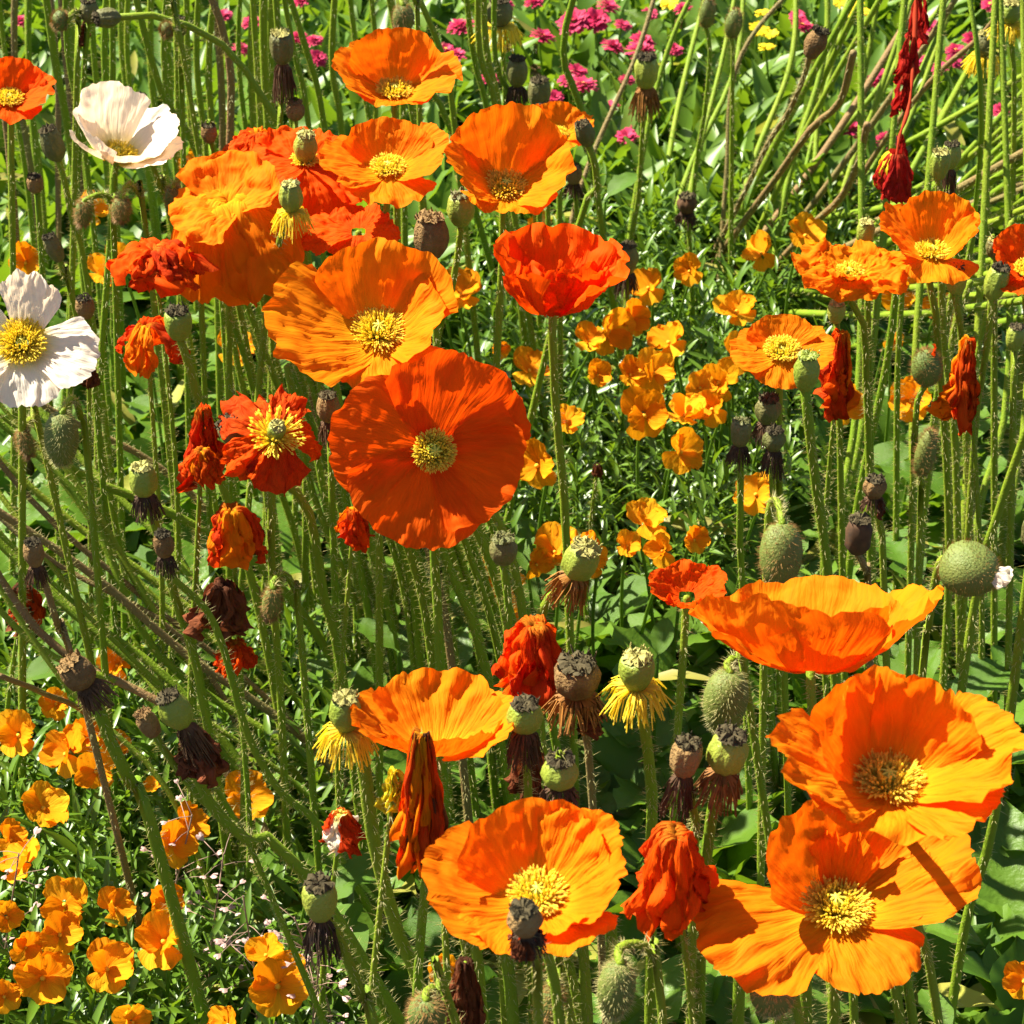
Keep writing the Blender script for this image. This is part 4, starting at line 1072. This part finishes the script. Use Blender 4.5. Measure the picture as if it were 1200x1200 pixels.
# ------------------------------------------------------------------ leaves
def leaf_vf(L, W, seed, lobes=0, curl=.25, fold=.18, nu=4, nv=14, spoon=False, wavy=.03):
    rr = random.Random(seed)
    f1, f2 = sines(rr, 3, 4, 9), sines(rr, 3, 4, 9)
    v, f = [], []
    for j in range(nv + 1):
        t = j / nv
        if spoon: wv = W * (.10 + .9 * math.sin(math.pi * min(1, max(0, (t - .18) / .82)) ** 1.0) ** .7 if t > .18 else .10)
        else: wv = W * (.06 + .94 * math.sin(math.pi * t ** .85) ** .9)
        if j == nv: wv = W * .02
        if lobes and 0.2 < t < .97:
            wv *= .50 + .62 * abs(math.sin(math.pi * t * lobes))
        for i in range(nu + 1):
            u = -1 + 2 * i / nu
            fw = .10 * L * abs(u) * (1 if lobes else .3) * math.sin(math.pi * t)
            z = fold * abs(u) * wv - curl * L * t * t + wavy * L * (f1(t * 3 + u) * t + f2(t * 6) * u * .6)
            v.append((u * wv, t * L + fw, z))
    for j in range(nv):
        for i in range(nu):
            k = j * (nu + 1) + i
            f.append((k, k + 1, k + nu + 2, k + nu + 1))
    return v, f
def leaf_set(kind):
    if kind == 'poppy': return [mesh_from('leaf', *leaf_vf(1, .27, s, 3 + s % 2, .12 + .12 * (s % 3), .25, 6, 20), 'leaf_poppy') for s in range(6)]
    if kind == 'broad': return [mesh_from('leaf', *leaf_vf(1, .25, 20 + s, 0, .15 + .1 * (s % 3), .3, 4, 12, True, .05), 'leaf_poppy') for s in range(5)]
    if kind == 'meadow': return [mesh_from('leaf', *leaf_vf(1, .11, 40 + s, 0, .1 + .15 * (s % 3), .35, 2, 9), 'leaf_meadow') for s in range(5)]
    return [mesh_from('leaf', *leaf_vf(1, .095, 60 + s, 0, .1 + .15 * (s % 3), .3, 2, 6), 'leaf_viola') for s in range(5)]
LEAF = {k: leaf_set(k) for k in ('poppy', 'broad', 'meadow', 'viola')}
q = random.Random(9)
def rot(az, el, roll=0):
    return Matrix.Rotation(az, 4, 'Z') @ Matrix.Rotation(el, 4, 'X') @ Matrix.Rotation(roll, 4, 'Y')
def rosette(x, y, kind, n, lo, hi, label, group, name, el=(15, 70)):
    b = Vector((x, y, 0))
    t = thing(name, label, 'plant', b, group)
    for i in range(n):
        az = 2 * math.pi * (i + q.random()) / n
        l = q.uniform(lo, hi)
        m4 = Matrix.Translation((q.uniform(-.008, .008), q.uniform(-.008, .008), q.uniform(0, .02))) @ rot(az, R(q.uniform(*el)), q.uniform(-.4, .4)) @ Matrix.Scale(l, 4)
        link('leaf', q.choice(LEAF[kind]), t, m4)
def sprig(x, y, h, n, label, group, name, kind='viola', ll=(.018, .032)):
    b = Vector((x, y, 0))
    t = thing(name, label, 'plant', b, group)
    top = Vector((q.uniform(-.02, .02), q.uniform(-.02, .02), h))
    P = catmull([Vector((0, 0, -.004)), top * .5 + Vector((q.uniform(-.006, .006), 0, 0)), top], 8)
    link('stem', mesh_from('stem', *tube(P, .0013, .0008, 5), 'leaf_viola'), t)
    for i in range(n):
        f = .25 + .75 * i / n
        p = top * f
        az = i * 2.4 + q.uniform(-.5, .5)
        m4 = Matrix.Translation(p) @ rot(az, R(q.uniform(10, 60) + 25 * f), q.uniform(-.5, .5)) @ Matrix.Scale(q.uniform(*ll) * (1.1 - .35 * f), 4)
        link('leaf', q.choice(LEAF[kind]), t, m4)

def region(px, py):
    if py < 330 and px > 560: return 'meadow'
    if py < 420 and px < 560: return 'meadow' if q.random() < .7 else 'poppy'
    if px < 400 and py > 830: return 'viola'
    if 540 < px < 920 and 330 <= py < 780: return 'viola'
    if px > 920 and 330 <= py < 520: return 'viola' if q.random() < .5 else 'poppy'
    return 'poppy' if q.random() < .65 else 'broad'

INFO = {'poppy': ('poppy_plant', 'rosette of grey green lobed poppy leaves on the ground under the poppies', 'lobed leaf rosettes'),
        'broad': ('broad_leaf_plant', 'rosette of smooth spoon-shaped leaves on the ground between stalks', 'spoon leaf rosettes'),
        'meadow': ('meadow_plant', 'tuft of narrow bright green leaves below the leaning stalks and pink daisies', 'bright narrow leaf tufts'),
        'viola': ('viola_plant', 'sprig of fine narrow viola leaves in the viola patches', 'viola leaf sprigs')}
count = {'poppy': 0, 'broad': 0, 'meadow': 0, 'viola': 0}
limit = {'poppy': 70, 'broad': 40, 'meadow': 55, 'viola': 80}
for _ in range(4000):
    px, py = q.uniform(-60, 1260), q.uniform(0, 1330)
    if q.random() > (0.25 + .75 * py / 1300) : continue
    g = at(px, py, .03)
    k = region(px, py)
    if count[k] >= limit[k]: continue
    count[k] += 1
    nm, lab, grp = INFO[k]
    lab = {'poppy': 'rosette of lobed grey green leaves below ', 'broad': 'rosette of smooth spoon-shaped leaves below ', 'meadow': 'tuft of narrow bright leaves below ', 'viola': 'sprig of fine narrow leaves below '}[k].replace('below', 'near') + near(px, py - 30)
    if k == 'poppy': rosette(g.x, g.y, k, q.randint(8, 12), .06, .12, lab, grp, nm)
    elif k == 'broad': rosette(g.x, g.y, k, q.randint(7, 11), .04, .085, lab, grp, nm, (10, 60))
    elif k == 'meadow': rosette(g.x, g.y, k, q.randint(10, 14), .06, .12, lab, grp, nm, (25, 80))
    else: sprig(g.x, g.y, q.uniform(.08, .15), q.randint(12, 18), lab, grp, nm)

# special, large leaves that stand out
def big_leaf(px, py, z, Lpx, az, el, kind, label, roll=0, v=0):
    c = at(px, py, z)
    l = Lpx / ppm(c)
    d = rot(R(az), R(el), R(roll))
    b0 = c - d.to_3x3() @ Vector((0, l * .5, 0))
    base = Vector((b0.x, b0.y, 0))
    t = thing('leaf', label, 'leaf', base, 'large single leaves')
    link('blade', LEAF[kind][v % len(LEAF[kind])], t, Matrix.Translation(b0 - base) @ d @ Matrix.Scale(l, 4))
    part('petiole', tube(catmull([b0 + d.to_3x3() @ Vector((0, l * .08, 0)), b0 + Vector((.001, .004, -b0.z * .5)), base + Vector((0, .01, -.004))], 8), .0011, .0016, 6), 'leaf_poppy', t, base)
big_leaf(935, 1186, .22, 120, -75, 15, 'broad', 'large smooth pale leaf under the ragged orange poppy', v=1)
big_leaf(1102, 1185, .16, 75, 20, 25, 'broad', 'round glossy leaf among small dark leaves below the ragged poppy', v=2)
big_leaf(1082, 560, .14, 110, 70, 20, 'poppy', 'broad grey green lobed leaf behind the pale dry pod', v=0)
big_leaf(1165, 790, .16, 130, -60, 15, 'poppy', 'big sunlit lobed leaf under the round furry bud', v=3)
big_leaf(775, 750, .17, 55, -20, 50, 'broad', 'bright upright cupped leaf above the yellow ruffed pod', v=0)
big_leaf(445, 745, .16, 70, 60, 30, 'broad', 'shiny folded leaf between stalks above the saucer poppy', v=3)
big_leaf(60, 780, .12, 110, -60, 10, 'broad', 'broad shaded leaf beside the dry brown pod', v=4)
big_leaf(415, 1020, .14, 120, -50, 20, 'poppy', 'wide lobed leaf in sun beside the leaning pod stalk', v=2)
big_leaf(400, 1080, .12, 110, 30, 10, 'poppy', 'dark lobed leaf under the squat green pod', v=4)
big_leaf(725, 215, .14, 60, -50, 35, 'broad', 'yellowing pointed leaf behind the bowl-shaped poppy', v=2)
big_leaf(760, 30, .15, 70, 50, 40, 'poppy', 'pale forked leaf beside the pink daisies', v=1)
big_leaf(200, 690, .14, 100, 40, 20, 'broad', 'pale oval leaf between the leaning hairy stalks', v=1)
big_leaf(1050, 640, .12, 120, 20, 15, 'poppy', 'bright translucent lobed leaf behind the cup-shaped poppy', v=5)

# ------------------------------------------------------------------ ground cover that nobody could count
def scatter(name, label, templates, places, m, cat):
    TV = [(np.array(t[0]), np.array(t[1])) for t in templates]
    vs, fs, off = [], [], 0
    for (p, m3, s, k) in places:
        tv, tf = TV[k % len(TV)]
        vs.append((tv * s) @ np.array(m3).T + np.array(p))
        fs.append(tf + off); off += len(tv)
    V = np.concatenate(vs).astype(np.float32); F = np.concatenate(fs).astype(np.int32)
    me = bpy.data.meshes.new(name)
    me.vertices.add(len(V)); me.vertices.foreach_set('co', V.ravel())
    me.loops.add(F.size); me.loops.foreach_set('vertex_index', F.ravel())
    me.polygons.add(len(F))
    me.polygons.foreach_set('loop_start', np.arange(0, F.size, 4, dtype=np.int32))
    me.update(calc_edges=True)
    me.materials.append(MATS[m])
    me.shade_smooth()
    o = link(name, me)
    o['kind'] = 'stuff'; o['label'] = label; o['category'] = cat
    return o
tv = [leaf_vf(1, .09, 80 + s, 0, .1 + .15 * (s % 3), .3, 2, 4) for s in range(4)]
tm = [leaf_vf(1, .11, 90 + s, 0, .1 + .2 * (s % 3), .35, 2, 6) for s in range(4)]
tp = [leaf_vf(1, .25, 95 + s, 3, .15 + .15 * (s % 3), .25, 4, 14) for s in range(4)]
PV, PM, PP = [], [], []
for _ in range(9000):
    px, py = q.uniform(-150, 1350), q.uniform(-60, 1420)
    g = at(px, py, 0)
    if q.random() > min(1, (depth(g) / 2.2) ** 2 + .25): continue
    k = region(px, py)
    if k == 'viola':
        h = q.uniform(.03, .13)
        lx, ly = q.uniform(-.02, .02), q.uniform(-.02, .02)
        for i in range(20):
            f = .15 + .85 * i / 20
            PV.append(((g.x + lx * f + q.uniform(-.003, .003), g.y + ly * f + q.uniform(-.003, .003), h * f), rot(i * 2.4 + q.random(), R(q.uniform(5, 60) + 20 * f), q.uniform(-.5, .5)).to_3x3(), q.uniform(.012, .030), i))
    elif k == 'meadow':
        for i in range(4):
            PM.append(((g.x + q.uniform(-.02, .02), g.y + q.uniform(-.02, .02), q.uniform(0, .05)), rot(q.uniform(0, 6.3), R(q.uniform(10, 80)), q.uniform(-.5, .5)).to_3x3(), q.uniform(.04, .10), i))
    elif q.random() < .55:
        PP.append(((g.x, g.y, q.uniform(0, .06)), rot(q.uniform(0, 6.3), R(q.uniform(-5, 60)), q.uniform(-.4, .4)).to_3x3(), q.uniform(.03, .09), q.randint(0, 3)))
        for i in range(2):
            PV.append(((g.x + q.uniform(-.03, .03), g.y + q.uniform(-.03, .03), q.uniform(0, .05)), rot(q.uniform(0, 6.3), R(q.uniform(0, 70)), q.uniform(-.5, .5)).to_3x3(), q.uniform(.02, .045), i))
scatter('viola_foliage', 'fine narrow green leaves filling the viola patches', tv, PV, 'leaf_viola', 'foliage')
scatter('meadow_foliage', 'mass of bright narrow leaves under the stalks and daisies', tm, PM, 'leaf_meadow', 'foliage')
PL = [((g_.x, g_.y, q.uniform(.004, .03)), rot(q.uniform(0, 6.3), R(q.uniform(-15, 25)), q.uniform(-1, 1)).to_3x3(), q.uniform(.02, .06), i) for i in range(900) for g_ in (at(q.uniform(-100, 1300), q.uniform(0, 1400), 0),)]
scatter('leaf_litter', 'dead brown leaves and scraps lying on the soil', tp, PL, 'litter', 'leaf litter')
PY = [((g_.x, g_.y, q.uniform(.02, .08)), rot(q.uniform(0, 6.3), R(q.uniform(0, 55)), q.uniform(-.5, .5)).to_3x3(), q.uniform(.03, .08), i) for i in range(220) for g_ in (at(q.uniform(-100, 1300), q.uniform(0, 1400), 0),)]
scatter('yellowing_leaves', 'yellowing leaves scattered through the low foliage', tm, PY, 'leaf_yellowing', 'foliage')
scatter('low_foliage', 'low lobed leaves covering the soil between the stalks', tp, PP, 'leaf_poppy', 'foliage')

# ------------------------------------------------------------------ dried weeds with heart-shaped pods
def purse(px, py, hpx, label, seed, z=.16):
    rr = random.Random(seed)
    top = at(px, py, z)
    path = stalk_path([(px, py)], z, (rr.uniform(-40, 40), 0), head=top, n=16)
    base = path[-1].copy(); base.z = 0
    t = thing('dried_weed', label, 'weed', base, 'dried weeds with heart-shaped pods')
    part('stem', tube(path, .0004, .0008, 5), 'purse_stem', t, base)
    for i in range(18):
        f = rr.uniform(0, .62) ** 1.2 * (len(path) - 2)
        k = int(f); p = path[k].lerp(path[k + 1], f - k)
        a = rr.uniform(0, 6.28); l = rr.uniform(.010, .020)
        e = p + Vector((math.cos(a) * l, math.sin(a) * l, rr.uniform(-.002, .010)))
        tw = part('twig', tube([p, p.lerp(e, .5) + Vector((0, 0, .001)), e], .00026, .0002, 4), 'purse_stem', t, base)
        d = (e - p).normalized(); s = d.cross(Vector((0, 0, 1))).normalized(); n = s.cross(d); w_ = rr.uniform(.0016, .0028)
        o = [e, e + (d * .9 + s * .8) * w_, e + (d * 1.7 + s * .75) * w_, e + (d * 1.85 + s * .3) * w_, e + d * 1.5 * w_, e + (d * 1.85 - s * .3) * w_, e + (d * 1.7 - s * .75) * w_, e + (d * .9 - s * .8) * w_]
        v = [x for x in o] + [e + d * w_ + n * w_ * .3, e + d * w_ - n * w_ * .3]
        f_ = [(j, (j + 1) % 8, 8) for j in range(8)] + [((j + 1) % 8, j, 9) for j in range(8)]
        part('seed_case', (v, f_), 'purse_pod', tw, base, smooth=False)
for i, (x, y) in enumerate([(225, 955), (262, 1000), (345, 1075), (375, 1120), (22, 1000), (285, 1050)]):
    purse(x, y, 100, 'dry branching weed with tiny pinkish heart-shaped pods over the violas', 60 + i, z=.17)
